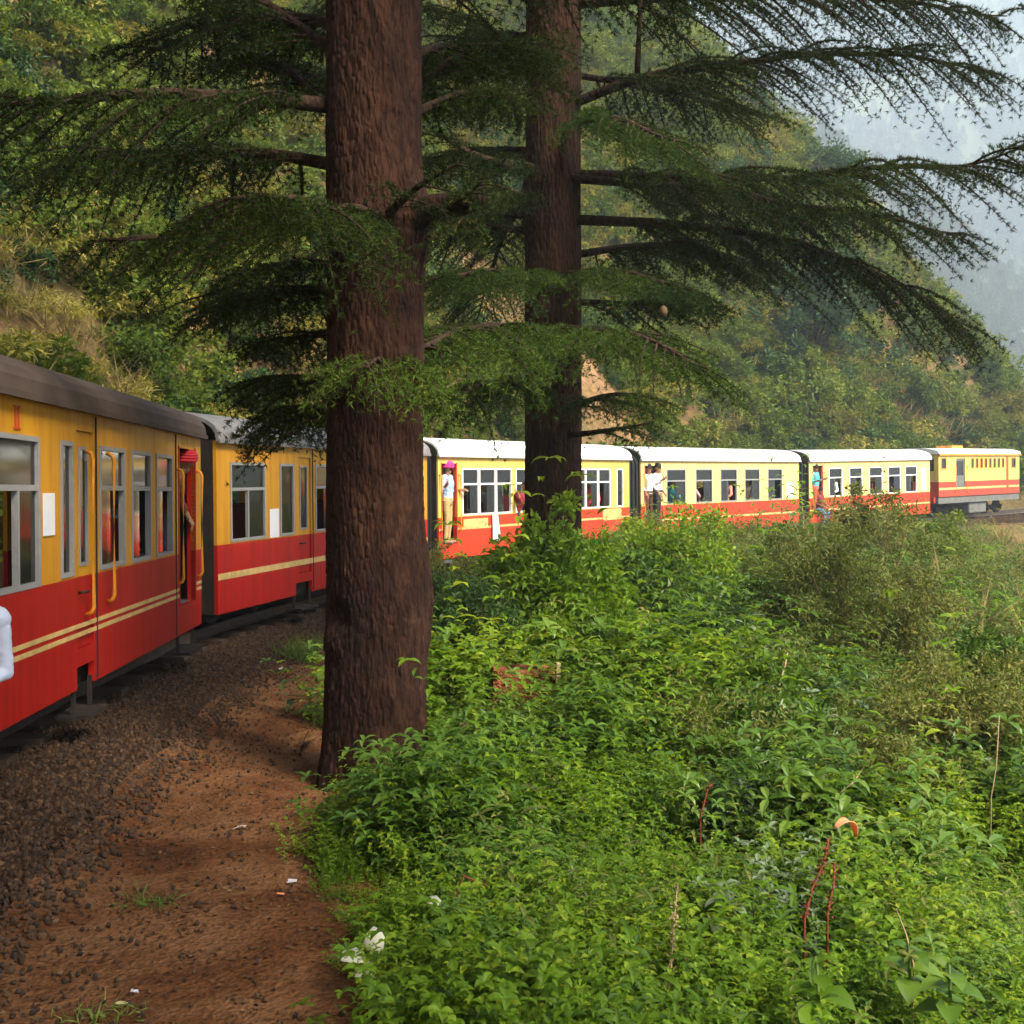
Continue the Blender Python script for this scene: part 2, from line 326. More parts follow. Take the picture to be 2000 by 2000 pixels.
def terrain(x, y):
    x = np.asarray(x, float); y = np.asarray(y, float); sh = x.shape
    u, tz, s = track_uv(x, y); xr = x.ravel(); yr = y.ravel()
    u = u.reshape(sh); tz = tz.reshape(sh)
    a = np.maximum(-u-2.3, 0)
    up = 1.75*np.minimum(a, 9)+1.15*np.clip(a-9, 0, 40)+0.5*np.maximum(a-49, 0)
    up = up*(1+0.5*n2(x, y, 0.09, 3, 3)) + np.minimum(a, 3)*1.1*n2(x, y, 0.35, 3, 5) + np.minimum(a, 2)*0.5*n2(x, y, 1.1, 3, 6)
    env = 1.25*(31.5-x+0.30*(y-60))+3.0*n2(x, y, 0.12, 3, 11)+2.0
    env = np.maximum(env, -12-0.25*np.maximum(x-32, 0))
    k = 1.5; up2 = -k*np.log(np.exp(-np.clip(up, -60, 60)/k)+np.exp(-np.clip(env, -60, 60)/k))+k*np.log(2)*np.exp(-up/2)
    hl = np.where(a > 0, np.where(env < up+6, up2, up), 0)
    hl = np.minimum(hl, 70)+6*np.tanh(np.maximum(hl-70,0)/30)
    r = np.maximum(u, 0)
    dn = -0.16*sstep(1.25, 2.2, r) - 0.10*sstep(3.0, 6.0, r) - 0.16*np.maximum(r-5.0, 0)*sstep(5, 9, r) - 0.22*np.maximum(r-10, 0) 
    far = sstep(24, 44, y)*sstep(1.6, 5, r)
    dn = dn - far*0.35*np.maximum(r-1.6, 0)
    dn = np.maximum(dn, -46)
    dn = dn + sstep(1.6, 4, r)*(0.10*n2(x, y, 0.8, 3, 21)+sstep(6, 14, r)*1.2*n2(x, y, 0.12, 3, 22))
    return tz + hl + dn

# ground: one sheet, fine near the camera and coarse far out
def axis(lo, hi, fine0, fine1, st, grow=1.12):
    v = list(np.arange(fine0, fine1, st)); d = st
    while v[-1] < hi: d *= grow; v.append(v[-1]+d)
    d = st
    while v[0] > lo: d *= grow; v.insert(0, v[0]-d)
    return np.array(v)
gx = axis(-560, 1150, -12, 12, 0.16, 1.06); gy = axis(-520, 1260, 1, 30, 0.18, 1.05)
X, Y = np.meshgrid(gx, gy); Z = terrain(X, Y)
nx, ny = len(gx), len(gy)
idx = np.arange(nx*ny).reshape(ny, nx)
quads = np.stack([idx[:-1,:-1], idx[:-1,1:], idx[1:,1:], idx[1:,:-1]], -1).reshape(-1, 4)
ground = obj('ground', mk_mesh('ground', np.stack([X,Y,Z], -1).reshape(-1,3), [quads], M['hill'], smooth=True)); tag(ground, kind='structure')
print('ground', len(quads), Z.min(), Z.max())
def strip(name, s0, s1, us, lift, mat, wob=0.0, jit=0.0):
    k = np.where((ss >= s0) & (ss <= s1))[0]
    us = np.asarray(us)
    pu = us[None,:]+wob*np.stack([n2(CL[k,0], CL[k,1], 0.45, 3, 31+j) for j in range(len(us))], 1)*np.where((np.arange(len(us)) == 0) | (np.arange(len(us)) == len(us)-1), 1, 0.3)[None,:]
    px = CL[k,0][:,None]+CR[k,0][:,None]*pu; py = CL[k,1][:,None]+CR[k,1][:,None]*pu
    pz = terrain(px, py)+lift+jit*n2(px, py, 1.7, 3, 77)
    m = len(us); ii = np.arange(len(k)*m).reshape(len(k), m)
    q = np.stack([ii[:-1,:-1], ii[:-1,1:], ii[1:,1:], ii[1:,:-1]], -1).reshape(-1, 4)
    o = obj(name, mk_mesh(name, np.stack([px,py,pz], -1).reshape(-1,3), [q], mat, smooth=True)); tag(o, kind='structure'); return o
strip('track_bed', 20, 125, np.linspace(-1.9, 2.15, 28), 0.012, M['ballast'], 0.25)
strip('dirt_path', 28, 80, np.linspace(1.75, 4.0, 32), 0.030, M['path'], 0.5, 0.03)
# rails and sleepers
track = empty('railway_track'); tag(track, kind='structure')
k = np.where((ss > 30) & (ss < 120))[0]
for u in (-0.40, 0.40):
    pth = np.stack([CL[k,0]+CR[k,0]*u, CL[k,1]+CR[k,1]*u, CL[k,2]+0.15], 1)
    mb = MB(); prof = [(-0.05,-0.09),(0.05,-0.09),(0.012,-0.06),(0.012,0.0),(0.03,0.01),(0.03,0.04),(-0.03,0.04),(-0.03,0.01),(-0.012,0.0),(-0.012,-0.06)]
    n = len(prof); v = []
    for i, kk in enumerate(k):
        for a, b in prof: v.append((pth[i,0]+CR[kk,0]*a, pth[i,1]+CR[kk,1]*a, pth[i,2]+b))
    f = [(i*n+j, i*n+(j+1)%n, (i+1)*n+(j+1)%n, (i+1)*n+j) for i in range(len(k)-1) for j in range(n)]
    mb.add(v, f); mb.build('rail', M['steel'], track)
sm = MB().box(-0.11,0.11,-0.75,0.75,-0.02,0.075).mesh('sleeper', M['sleeper'])
for i in range(int(30/0.35), int(120/0.35), 2):
    o = obj('sleeper', sm, track); o.location = (CL[i,0], CL[i,1], CL[i,2]-0.01); o.rotation_euler[2] = math.atan2(CT[i,1], CT[i,0])+random.uniform(-.02,.02)

# far hills
def hill(name, base, amp, spec, mat, seed, res=70):
    x0, x1, y0, y1 = base
    xs = np.linspace(x0, x1, res); ys = np.linspace(y0, y1, res); X, Y = np.meshgrid(xs, ys)
    Z = spec(X, Y)+amp*n2(X, Y, 3.2/(x1-x0)*2, 5, seed)
    i = np.arange(res*res).reshape(res, res); q = np.stack([i[:-1,:-1], i[:-1,1:], i[1:,1:], i[1:,:-1]], -1).reshape(-1,4)
    o = obj(name, mk_mesh(name, np.stack([X,Y,Z], -1).reshape(-1,3), [q], mat, smooth=True)); tag(o, kind='structure')
    return (X, Y, Z)
def mid(X, Y):   # a spur coming down from the left behind the near slope
    ridge = 168-0.66*(X-112)
    return np.minimum(ridge, 176)-0.85*np.abs(Y-450-0.2*(X-153))-14
def farm(X, Y):
    return 408-0.98*np.abs(Y-880)-0.06*np.abs(X-420)
MIDG = hill('mid_hill', (-40, 460, 250, 650), 30, mid, M['far_hill'], 41)
FARG = hill('far_mountain', (-100, 1000, 430, 1330), 46, farm, M['far_hill'], 52, 90)

# ------------------------------------------------------------------ leaves and scatter
def frames(d, up):
    d = d/(np.linalg.norm(d, axis=1)[:,None]+1e-9)
    s = np.cross(d, up); s /= np.linalg.norm(s, axis=1)[:,None]+1e-9
    n = np.cross(s, d); return d, s, n
def leaf_cards(pos, d, up, ln, wd, curl=0.15, kind='diamond'):
    """leaf blades as folded diamonds (4 verts) or 8-vert pointed leaves; returns verts, quads"""
    pos = np.asarray(pos); N = len(pos); d, s, n = frames(np.asarray(d), np.asarray(up)); ln = np.asarray(ln)[:,None]; wd = np.asarray(wd)[:,None]
    if kind == 'diamond':
        v = np.stack([pos, pos+d*ln*0.45+s*wd*0.5+n*ln*0.10, pos+d*ln-n*ln*curl, pos+d*ln*0.45-s*wd*0.5+n*ln*0.10], 1)
        f = np.arange(N*4).reshape(N, 4); return v.reshape(-1,3), [f]
    ts = [(0.0,0.06,0.0),(0.22,0.72,0.05),(0.5,1.0,0.07),(0.78,0.62,0.0),(1.0,0.02,-curl)]
    rows = []
    for t, w, h in ts:
        c = pos+d*ln*t+n*ln*h
        rows += [c+s*wd*0.5*w+n*wd*0.16*w, c, c-s*wd*0.5*w+n*wd*0.16*w]
    v = np.stack(rows, 1); b = np.arange(N)[:,None,None]*15
    f = []
    for i in range(4):
        for j in range(2): f.append((i*3+j, i*3+j+1, (i+1)*3+j+1, (i+1)*3+j))
    f = np.array(f)[None]+b
    return v.reshape(-1,3), [f.reshape(-1,4)]
def rdir(n, zb=0.0, zs=1.0):
    v = rng.normal(size=(n,3)); v[:,2] = v[:,2]*zs+zb; return v/np.linalg.norm(v, axis=1)[:,None]
def bush_leaves(n, rad, hgt, ll, lw, clumps=40, droop=0.0, kind='diamond', open_=0.35, bottom=0.1):
    """leaves gathered in clumps spread through a lumpy volume: gaps stay open between clumps"""
    c = rdir(clumps, 0.35, 0.9); rr = (rng.random(clumps)**0.45)
    c = c*rr[:,None]*np.array([rad, rad, hgt*0.5])*(0.75+0.5*rng.random((clumps,1)))+np.array([0,0,hgt*(0.5+bottom*0.5)])
    c[:,2] = np.maximum(c[:,2], hgt*bottom*rng.random(clumps))
    cr = (0.16+0.2*rng.random(clumps))*rad*(1-open_*0.4)
    k = rng.integers(0, clumps, n)
    o = rdir(n, 0.25, 0.8)*(rng.random(n)**0.5)[:,None]
    p = c[k]+o*cr[k][:,None]
    dv = o*0.7+rdir(n)*0.6; dv[:,2] -= droop
    up = rdir(n, 1.2, 0.6)
    return leaf_cards(p, dv, up, ll*(0.6+0.8*rng.random(n)), lw*(0.7+0.6*rng.random(n)), 0.2, kind), c
def src(name, v, f, mat, smooth=False):
    return bpy.data.objects.new(name, mk_mesh(name, v, f, mat, smooth=smooth))
def scatter(name, pts, rot, scl, idx, sources, kind='stuff', label=None):
    """one object of uncountable growth: copies of a few source meshes set on points"""
    col = bpy.data.collections.new(name+'_sources')
    for i, s_ in enumerate(sources):
        s_.name = name+'_%02d' % i; col.objects.link(s_)
    me = bpy.data.meshes.new(name); me.vertices.add(len(pts)); me.vertices.foreach_set('co', np.asarray(pts, np.float32).ravel())
    a = me.attributes.new('rot', 'FLOAT_VECTOR', 'POINT'); a.data.foreach_set('vector', np.asarray(rot, np.float32).ravel())
    a = me.attributes.new('scl', 'FLOAT_VECTOR', 'POINT'); a.data.foreach_set('vector', np.asarray(scl, np.float32).ravel())
    a = me.attributes.new('idx', 'INT', 'POINT'); a.data.foreach_set('value', np.asarray(idx, np.int32))
    o = obj(name, me); tag(o, label=label, kind=kind)
    g = bpy.data.node_groups.new(name, 'GeometryNodeTree')
    g.interface.new_socket('Geometry', in_out='INPUT', socket_type='NodeSocketGeometry'); g.interface.new_socket('Geometry', in_out='OUTPUT', socket_type='NodeSocketGeometry')
    gi = g.nodes.new('NodeGroupInput'); go = g.nodes.new('NodeGroupOutput'); ip = g.nodes.new('GeometryNodeInstanceOnPoints'); ci = g.nodes.new('GeometryNodeCollectionInfo')
    ci.inputs['Collection'].default_value = col; ci.inputs['Separate Children'].default_value = True; ci.inputs['Reset Children'].default_value = True
    def na(n, ty):
        q = g.nodes.new('GeometryNodeInputNamedAttribute'); q.data_type = ty; q.inputs[0].default_value = n; return q.outputs[0]
    g.links.new(gi.outputs[0], ip.inputs['Points']); g.links.new(ci.outputs[0], ip.inputs['Instance'])
    ip.inputs['Pick Instance'].default_value = True
    g.links.new(na('idx','INT'), ip.inputs['Instance Index']); g.links.new(na('rot','FLOAT_VECTOR'), ip.inputs['Rotation']); g.links.new(na('scl','FLOAT_VECTOR'), ip.inputs['Scale'])
    g.links.new(ip.outputs[0], go.inputs[0])
    md = o.modifiers.new('scatter', 'NODES'); md.node_group = g
    return o

# gravel
def stone(seed):
    bm = bmesh.new(); bmesh.ops.create_icosphere(bm, subdivisions=1, radius=1.0); r_ = np.random.default_rng(seed)
    sc = np.array([1, 0.75+0.3*r_.random(), 0.55+0.25*r_.random()])
    for v in bm.verts: v.co = Vector(np.array(v.co)*sc*(0.75+0.45*r_.random()))
    me = bpy.data.meshes.new('stone'); bm.to_mesh(me); bm.free(); me.materials.append(M['stone'])
    return bpy.data.objects.new('stone', me)
N = 64000
s_ = 40+rng.random(N)**1.35*55; u_ = np.where(rng.random(N) < 0.93, 0.55+rng.random(N)*1.30+rng.normal(0,0.13,N), 1.9+np.abs(rng.normal(0, 0.6, N))); kk = np.clip((s_/0.35).astype(int), 0, len(CL)-1)
keep = (u_ > 0.5) & (u_ < 3.7); s_, u_, kk = s_[keep], u_[keep], kk[keep]
fr_ = s_-ss[kk]; px = CL[kk,0]+CR[kk,0]*u_+CT[kk,0]*fr_; py = CL[kk,1]+CR[kk,1]*u_+CT[kk,1]*fr_; pz = terrain(px, py)
sz = np.where(u_ < 2.0, 0.009+0.017*rng.random(len(u_))**1.7, 0.005+0.013*rng.random(len(u_))**2)
pz = pz+np.clip((u_-1.55)/0.25, 0, 1)*(0.028+0.03*n2(px, py, 1.7, 3, 77))
pts = np.stack([px, py, pz+0.012+sz*0.35*rng.random(len(u_))], 1)
scatter('ballast_gravel', pts, rng.random((len(u_),3))*6.28, sz[:,None]*np.ones(3), rng.integers(0,5,len(u_)), [stone(i) for i in range(5)], label='brown ballast stones along the track and path')

# ------------------------------------------------------------------ the train
def grid_wall(mb, x0, x1, z0, z1, holes, y0, y1):
    """a wall with rectangular openings, outer faces only"""
    xs = sorted({x0, x1, *[min(max(h[i], x0), x1) for h in holes for i in (0,1)]}); zs = sorted({z0, z1, *[min(max(h[i], z0), z1) for h in holes for i in (2,3)]})
    nxc, nzc = len(xs)-1, len(zs)-1
    sol = [[not any(h[0]-1e-6 <= (xs[i]+xs[i+1])/2 <= h[1] and h[2] <= (zs[j]+zs[j+1])/2 <= h[3] for h in holes) for j in range(nzc)] for i in range(nxc)]
    S = lambda i, j: 0 <= i < nxc and 0 <= j < nzc and sol[i][j]
    for i in range(nxc):
        for j in range(nzc):
            if not sol[i][j]: continue
            a, b, c, d = xs[i], xs[i+1], zs[j], zs[j+1]
            q = lambda *v: mb.add(v, [(0,1,2,3)])
            q((a,y0,c),(b,y0,c),(b,y0,d),(a,y0,d)); q((b,y1,c),(a,y1,c),(a,y1,d),(b,y1,d))
            if not S(i-1,j): q((a,y0,c),(a,y0,d),(a,y1,d),(a,y1,c))
            if not S(i+1,j): q((b,y0,c),(b,y1,c),(b,y1,d),(b,y0,d))
            if not S(i,j-1): q((a,y0,c),(a,y1,c),(b,y1,c),(b,y0,c))
            if not S(i,j+1): q((a,y0,d),(b,y0,d),(b,y1,d),(a,y1,d))
def frame_ring(mb, x0, x1, z0, z1, w, y0, y1):
    mb.box(x0, x1, y0, y1, z1-w, z1); mb.box(x0, x1, y0, y1, z0, z0+w); mb.box(x0, x0+w, y0, y1, z0+w, z1-w); mb.box(x1-w, x1, y0, y1, z0+w, z1-w)
EAVE, SILL, FLOOR = 2.15, 0.855, 0.30
def roof_profile(lo=2.15, rise=0.40, hang=0.06, n=18, w=W):
    pr = []
    for i in range(n+1):
        a = math.pi*i/n; pr.append((w/2-(w/2+hang)*math.cos(a), lo+rise*math.sin(a)**0.75))
    return pr
def wheelset(parent, x, zr, r=0.30, yc=W/2):
    for sgn in (-1, 1):
        mb = MB(); y = yc+sgn*0.40
        mb.lathe([(0.05,-0.06),(r*0.55,-0.05),(r*0.6,-0.03),(r*0.85,-0.03),(r*0.9,-0.05),(r,-0.05),(r,0.04),(r+0.03,0.045),(r+0.03,0.06),(0.05,0.06)], (x, y, zr+r), 'y', 20)
        mb.build('wheel', M['under'], parent, True)
def bogie(parent, x, z0, yc=W/2):
    b = MB()
    for s in (-1, 1):
        y = yc+s*0.52
        b.box(x-0.80, x+0.80, y-0.05, y+0.05, z0+0.26, z0+0.38); b.box(x-0.16, x+0.16, y-0.06, y+0.06, z0+0.14, z0+0.26)
        for dx in (-0.6, 0.6): b.box(x+dx-0.09, x+dx+0.09, y-0.07, y+0.07, z0+0.12, z0+0.27)
    b.box(x-0.12, x+0.12, yc-0.47, yc+0.47, z0+0.20, z0+0.34)
    o = b.build('bogie', M['under'], parent)
    for dx in (-0.6, 0.6): wheelset(o, x+dx, z0, yc=yc)
def window(parent, x0, x1, z0, z1, y, style, out=-1, mat='alu', w=0.035):
    """style: 'sash' = fixed light over half-open lower light, 'double' = two lights below, 'plain' = one pane"""
    s = out; ya, yb = sorted((y+s*0.008, y-s*0.045))
    mb = MB(); frame_ring(mb, x0, x1, z0, z1, w, ya, yb)
    zt = z0+(z1-z0)*0.66
    if style in ('sash', 'double'): mb.box(x0+w, x1-w, ya+0.004, yb-0.004, zt-0.02, zt+0.02)
    if style == 'double':
        xm = x0+(x1-x0)*0.5; mb.box(xm-0.016, xm+0.016, ya+0.006, yb-0.006, z0+w, zt-0.02)
    wn = mb.build('window', M[mat], parent)
    g = MB(); yg = y-s*0.022
    if style == 'plain': g.box(x0+w, x1-w, yg-0.003, yg+0.003, z0+w, z1-w)
    else:
        g.box(x0+w, x1-w, yg-0.003, yg+0.003, zt+0.02, z1-w)
        xm = x0+(x1-x0)*0.5
        if style == 'double': g.box(xm+0.016, x1-w, yg-0.003, yg+0.003, z0+w, zt-0.02)
        else:
            a = random.choice([0.0, 0.5]); g.box(x0+w+(x1-x0-2*w)*a, x0+w+(x1-x0-2*w)*(a+0.5), yg-0.003, yg+0.003, z0+w, zt-0.02)
    g.build('pane', M['glass'], wn)
    return wn
def step_board(parent, x0, x1):
    mb = MB(); mb.box(x0, x1, -0.10, 0.16, -0.22, -0.19)
    for x in (x0+0.02, x1-0.05): mb.box(x, x+0.03, 0.02, 0.05, -0.19, 0.05)
    mb.build('step', M['under'], parent)
def handrail(parent, x, z0, z1, mat='handrail', r=0.017):
    MB().tube([(x,0.0,z0),(x,-0.045,z0+0.02),(x,-0.06,z0+0.06),(x,-0.06,(z0+z1)/2),(x,-0.06,z1-0.06),(x,-0.045,z1-0.02),(x,0.0,z1)], r, 8).build('handrail', M[mat], parent, True)
def roman_two(parent, x, z, h, mat='letter'):
    mb = MB(); w = h*0.16
    for dx in (-h*0.2, h*0.2):
        mb.box(x+dx-w/2, x+dx+w/2, -0.004, 0.004, z, z+h)
    mb.box(x-h*0.42, x+h*0.42, -0.005, 0.004, z+h, z+h*1.10); mb.box(x-h*0.42, x+h*0.42, -0.005, 0.004, z-h*0.10, z)
    return mb.build('class_mark', M[mat], parent)
coaches = []
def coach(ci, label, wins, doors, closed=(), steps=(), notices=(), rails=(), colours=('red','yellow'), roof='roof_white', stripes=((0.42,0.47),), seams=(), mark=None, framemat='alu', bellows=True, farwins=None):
    a, b, za, zb = COACH[ci]; a = np.array(a); b = np.array(b); Ln = float(np.linalg.norm(b-a)); h = (b-a)/Ln
    root = empty('railway_coach', (a[0], a[1], za+0.45), (0, -math.atan((zb-za)/Ln), math.atan2(h[1], h[0])))
    tag(root, label, 'train coach', 'coaches of the hill train')
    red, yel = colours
    near = [(w[0], w[1], w[2], w[3]) for w in wins]+[(d[0], d[1], FLOOR, 1.98) for d in doors]+[(d[0], d[1], FLOOR, 1.98) for d in closed]
    lowc = [(s[0], s[1], -0.01, 0.17) for s in steps]
    farh = [(w[0], w[1], w[2], w[3]) for w in (farwins or wins)]+[(d[0], d[1], FLOOR, 1.98) for d in doors]
    for nm, hs, y0, y1 in (('n', near, 0.0, 0.05), ('f', farh, W-0.05, W)):
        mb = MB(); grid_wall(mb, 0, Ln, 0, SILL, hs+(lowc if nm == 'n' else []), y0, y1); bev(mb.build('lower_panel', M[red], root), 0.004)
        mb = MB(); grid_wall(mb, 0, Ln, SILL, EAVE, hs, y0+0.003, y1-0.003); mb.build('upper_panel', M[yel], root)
    # end walls with a gangway opening
    for x in (0.0, Ln-0.05):
        mb = MB(); wl = [(y, z) for y, z in ((0.05,0),(W-0.05,0),(W-0.05,EAVE),(0.05,EAVE))]
        for y0, y1, z0, z1 in ((0.05,0.68,0,EAVE),(W-0.68,W-0.05,0,EAVE),(0.68,W-0.68,1.95,EAVE),(0.68,W-0.68,0,FLOOR)): mb.box(x, x+0.05, y0, y1, z0, z1)
        mb.build('end_wall', M['under'], root)
    pr = roof_profile()
    outer = pr; inner = [(W/2+(y-W/2)*0.965, z-0.03) for y, z in pr]
    mb = MB(); mb.prism(outer+inner[::-1], -0.04, Ln+0.04); rf = mb.build('roof', M[roof], root, False)
    mb = MB()
    for y in (-0.075, W+0.055): mb.box(-0.04, Ln+0.04, y, y+0.02, EAVE-0.035, EAVE+0.012)
    mb.build('gutter', M[roof], rf)
    MB().box(0.05, Ln-0.05, 0.05, W-0.05, FLOOR-0.06, FLOOR).build('floor', M['inside'], root)
    for z0, z1 in stripes:
        mb = MB(); xs = sorted([0.01]+[e for d in doors for e in d[:2]]+[Ln-0.01])
        cur = 0.01
        for d in sorted(doors): 
            if d[0]-cur > 0.05: mb.box(cur, d[0]-0.01, -0.004, 0.0, z0, z1)
            cur = d[1]+0.01
        if Ln-cur > 0.05: mb.box(cur, Ln-0.01, -0.004, 0.0, z0, z1)
        mb.build('stripe', M['stripe'], root)
    for x in seams: MB().box(x-0.012, x+0.012, -0.007, 0.0, 0.02, EAVE-0.04).build('seam', M['under'] if ci < 2 else M[yel], root)
    for w in wins: window(root, *w[:4], 0.0, w[4], -1, framemat)
    for w in (farwins or wins): window(root, *w[:4], W, 'plain' if w[4] == 'plain' else 'sash', 1, framemat)
    for d in doors:      # open doorway: jambs, side rails
        mb = MB()
        for x in (d[0]-0.03, d[1]): mb.box(x, x+0.03, -0.006, 0.09, FLOOR, 2.0)
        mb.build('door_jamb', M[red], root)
        handrail(root, d[0]-0.08, 0.55, 1.75, 'handrail'); handrail(root, d[1]+0.08, 0.55, 1.75, 'handrail')
    for d in closed:     # closed leaf with a light
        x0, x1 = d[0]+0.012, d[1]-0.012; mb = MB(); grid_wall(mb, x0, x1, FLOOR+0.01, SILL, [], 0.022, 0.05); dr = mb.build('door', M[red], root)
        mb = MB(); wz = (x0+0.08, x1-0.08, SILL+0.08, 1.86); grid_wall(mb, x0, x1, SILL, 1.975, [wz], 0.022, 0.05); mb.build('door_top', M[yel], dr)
        mb = MB(); frame_ring(mb, wz[0], wz[1], wz[2], wz[3], 0.025, 0.012, 0.055); mb.build('door_light', M[framemat], dr)
        MB().box(wz[0]+0.025, wz[1]-0.025, 0.03, 0.035, wz[2]+0.025, wz[3]-0.025).build('pane', M['glass'], dr)
        MB().tube([(x0+0.07, 0.02, SILL-0.12),(x0+0.07,-0.02,SILL-0.12),(x0+0.18,-0.02,SILL-0.12)], 0.012, 6).build('handle', M['under'], dr, True)
    for s in steps: step_board(root, s[0]-0.02, s[1]+0.02)
    for d in doors: step_board(root, d[0], d[1])
    for x, z0, z1 in rails: handrail(root, x, z0, z1)
    for x0, x1, z0, z1 in notices: MB().box(x0, x1, -0.008, 0.0, z0, z1).build('notice', M['paper'], root)
    if mark: roman_two(root, *mark)
    # seats
    x = 1.2
    while x < Ln-1.0:
        if not any(d[0]-0.6 < x < d[1]+0.6 for d in list(doors)+list(closed)):
            for y0, y1 in ((0.07, 0.86), (1.28, W-0.07)):
                mb = MB(); mb.box(x-0.42, x+0.42, y0, y1, FLOOR+0.34, FLOOR+0.43); mb.box(x-0.035, x+0.035, y0, y1, FLOOR+0.43, FLOOR+0.98); mb.box(x-0.3, x+0.3, y0+0.1, y0+0.15, FLOOR, FLOOR+0.34); mb.box(x-0.3, x+0.3, y1-0.15, y1-0.1, FLOOR, FLOOR+0.34)
                bev(mb.build('seat', M['seat'], root), 0.012)
        x += 1.5
    # below the floor
    mb = MB(); mb.box(0.05, Ln-0.05, 0.12, 0.22, -0.02, 0.22); mb.box(0.05, Ln-0.05, W-0.22, W-0.12, -0.02, 0.22); mb.box(Ln*0.36, Ln*0.60, 0.35, W-0.35, -0.20, 0.2); mb.box(-0.02, 0.05, 0.2, W-0.2, 0.02, 0.22); mb.box(Ln-0.05, Ln+0.02, 0.2, W-0.2, 0.02, 0.22)
    mb.build('underframe', M['under'], root)
    for x in (1.55, Ln-1.55): bogie(root, x, -0.45+0.19)
    if bellows:
        mb = MB(); gap = 0.92
        nf = 7
        for i in range(nf):
            x = Ln+0.06+i*(gap-0.14)/nf; big = 0.0 if i % 2 else 0.05
            prf = [(0.22-big, 0.05),(W-0.22+big, 0.05)]+[(W/2+(W/2-0.22+big)*math.cos(math.pi*t/10), 2.02+(0.36+big)*math.sin(math.pi*t/10)) for t in range(11)]
            mb.prism(prf, x, x+(gap-0.14)/nf+0.004)
        mb.build('gangway_bellows', M['black'], root)
    coaches.append((root, Ln)); return root
zw0, zw1 = SILL+0.02, 1.885
Ln1 = 8.596
f1 = lambda s: Ln1-s
c1 = coach(0, 'nearest coach at left edge with orange handrails and a dirty roof toned dark for shade',
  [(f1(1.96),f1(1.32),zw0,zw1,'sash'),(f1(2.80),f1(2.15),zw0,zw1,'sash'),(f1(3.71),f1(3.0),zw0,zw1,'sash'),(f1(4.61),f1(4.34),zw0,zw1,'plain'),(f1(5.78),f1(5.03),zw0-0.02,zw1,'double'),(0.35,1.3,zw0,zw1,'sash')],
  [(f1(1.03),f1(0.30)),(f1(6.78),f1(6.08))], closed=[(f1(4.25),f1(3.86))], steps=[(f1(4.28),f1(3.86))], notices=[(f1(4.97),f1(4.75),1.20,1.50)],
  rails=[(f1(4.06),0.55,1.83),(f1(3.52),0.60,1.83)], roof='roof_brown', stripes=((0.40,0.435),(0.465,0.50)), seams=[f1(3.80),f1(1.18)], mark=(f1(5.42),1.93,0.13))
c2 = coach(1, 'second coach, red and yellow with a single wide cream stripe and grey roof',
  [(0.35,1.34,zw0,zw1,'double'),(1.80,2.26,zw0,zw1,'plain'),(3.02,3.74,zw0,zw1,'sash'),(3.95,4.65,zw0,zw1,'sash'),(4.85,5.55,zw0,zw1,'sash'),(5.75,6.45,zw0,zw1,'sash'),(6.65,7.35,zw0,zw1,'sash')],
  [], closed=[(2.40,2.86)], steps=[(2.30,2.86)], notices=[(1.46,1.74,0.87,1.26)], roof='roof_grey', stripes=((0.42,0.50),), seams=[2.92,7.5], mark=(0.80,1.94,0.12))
c3 = coach(2, 'third coach, seen between the two trunks, with white-framed windows in threes',
  [(0.82,1.42,zw0,zw1,'sash'),(1.44,2.06,zw0,zw1,'sash'),(2.08,2.70,zw0,zw1,'sash'),(2.86,3.46,zw0,zw1,'sash'),(3.8,4.4,zw0,zw1,'sash'),(5.45,6.02,zw0,zw1,'sash'),(6.04,6.66,zw0,zw1,'sash'),(6.68,7.32,zw0,zw1,'sash'),(7.66,8.02,zw0,zw1,'plain')],
  [(0.12,0.62)], roof='roof_white', stripes=((0.58,0.63),), framemat='white', colours=('red_bright','yellow_mid'))
c4 = coach(3, 'fourth coach with five passenger windows and a blank white board at its far end',
  [(1.24,2.22,zw0,zw1,'sash'),(2.75,3.66,zw0,zw1,'sash'),(4.12,5.08,zw0,zw1,'sash'),(5.56,6.47,zw0,zw1,'sash'),(7.0,7.93,zw0,zw1,'sash')],
  [(0.2,0.92)], notices=[(8.24,8.70,0.92,1.42)], roof='roof_white', stripes=((0.40,0.46),), framemat='alu', colours=('red_bright','yellow_pale'))
c5 = coach(4, 'fifth coach, coupled behind the locomotive, half hidden by a bush',
  [(1.2,2.05,zw0,zw1,'sash'),(2.52,3.37,zw0,zw1,'sash'),(3.85,4.75,zw0,zw1,'sash'),(5.18,6.06,zw0,zw1,'sash'),(6.42,7.30,zw0,zw1,'sash')],
  [(0.24,0.80)], notices=[(7.66,7.98,0.92,1.80)], roof='roof_white', stripes=((0.40,0.46),), framemat='white', colours=('red_bright','yellow_pale'), bellows=False)
# details of single coaches
mb = MB(); mb.box(0.85,1.75,-0.008,0.0,0.60,0.80); mb.build('name_board', M['stripe'], c3)
MB().box(6.9,7.9,-0.008,0.0,0.55,0.84).build('name_board', M['stripe'], c3)
MB().box(Ln1+0.2, Ln1+0.3, 0.10, 0.16, 0.45, 0.62).build('end_plate', M['loco_orange'], c1)

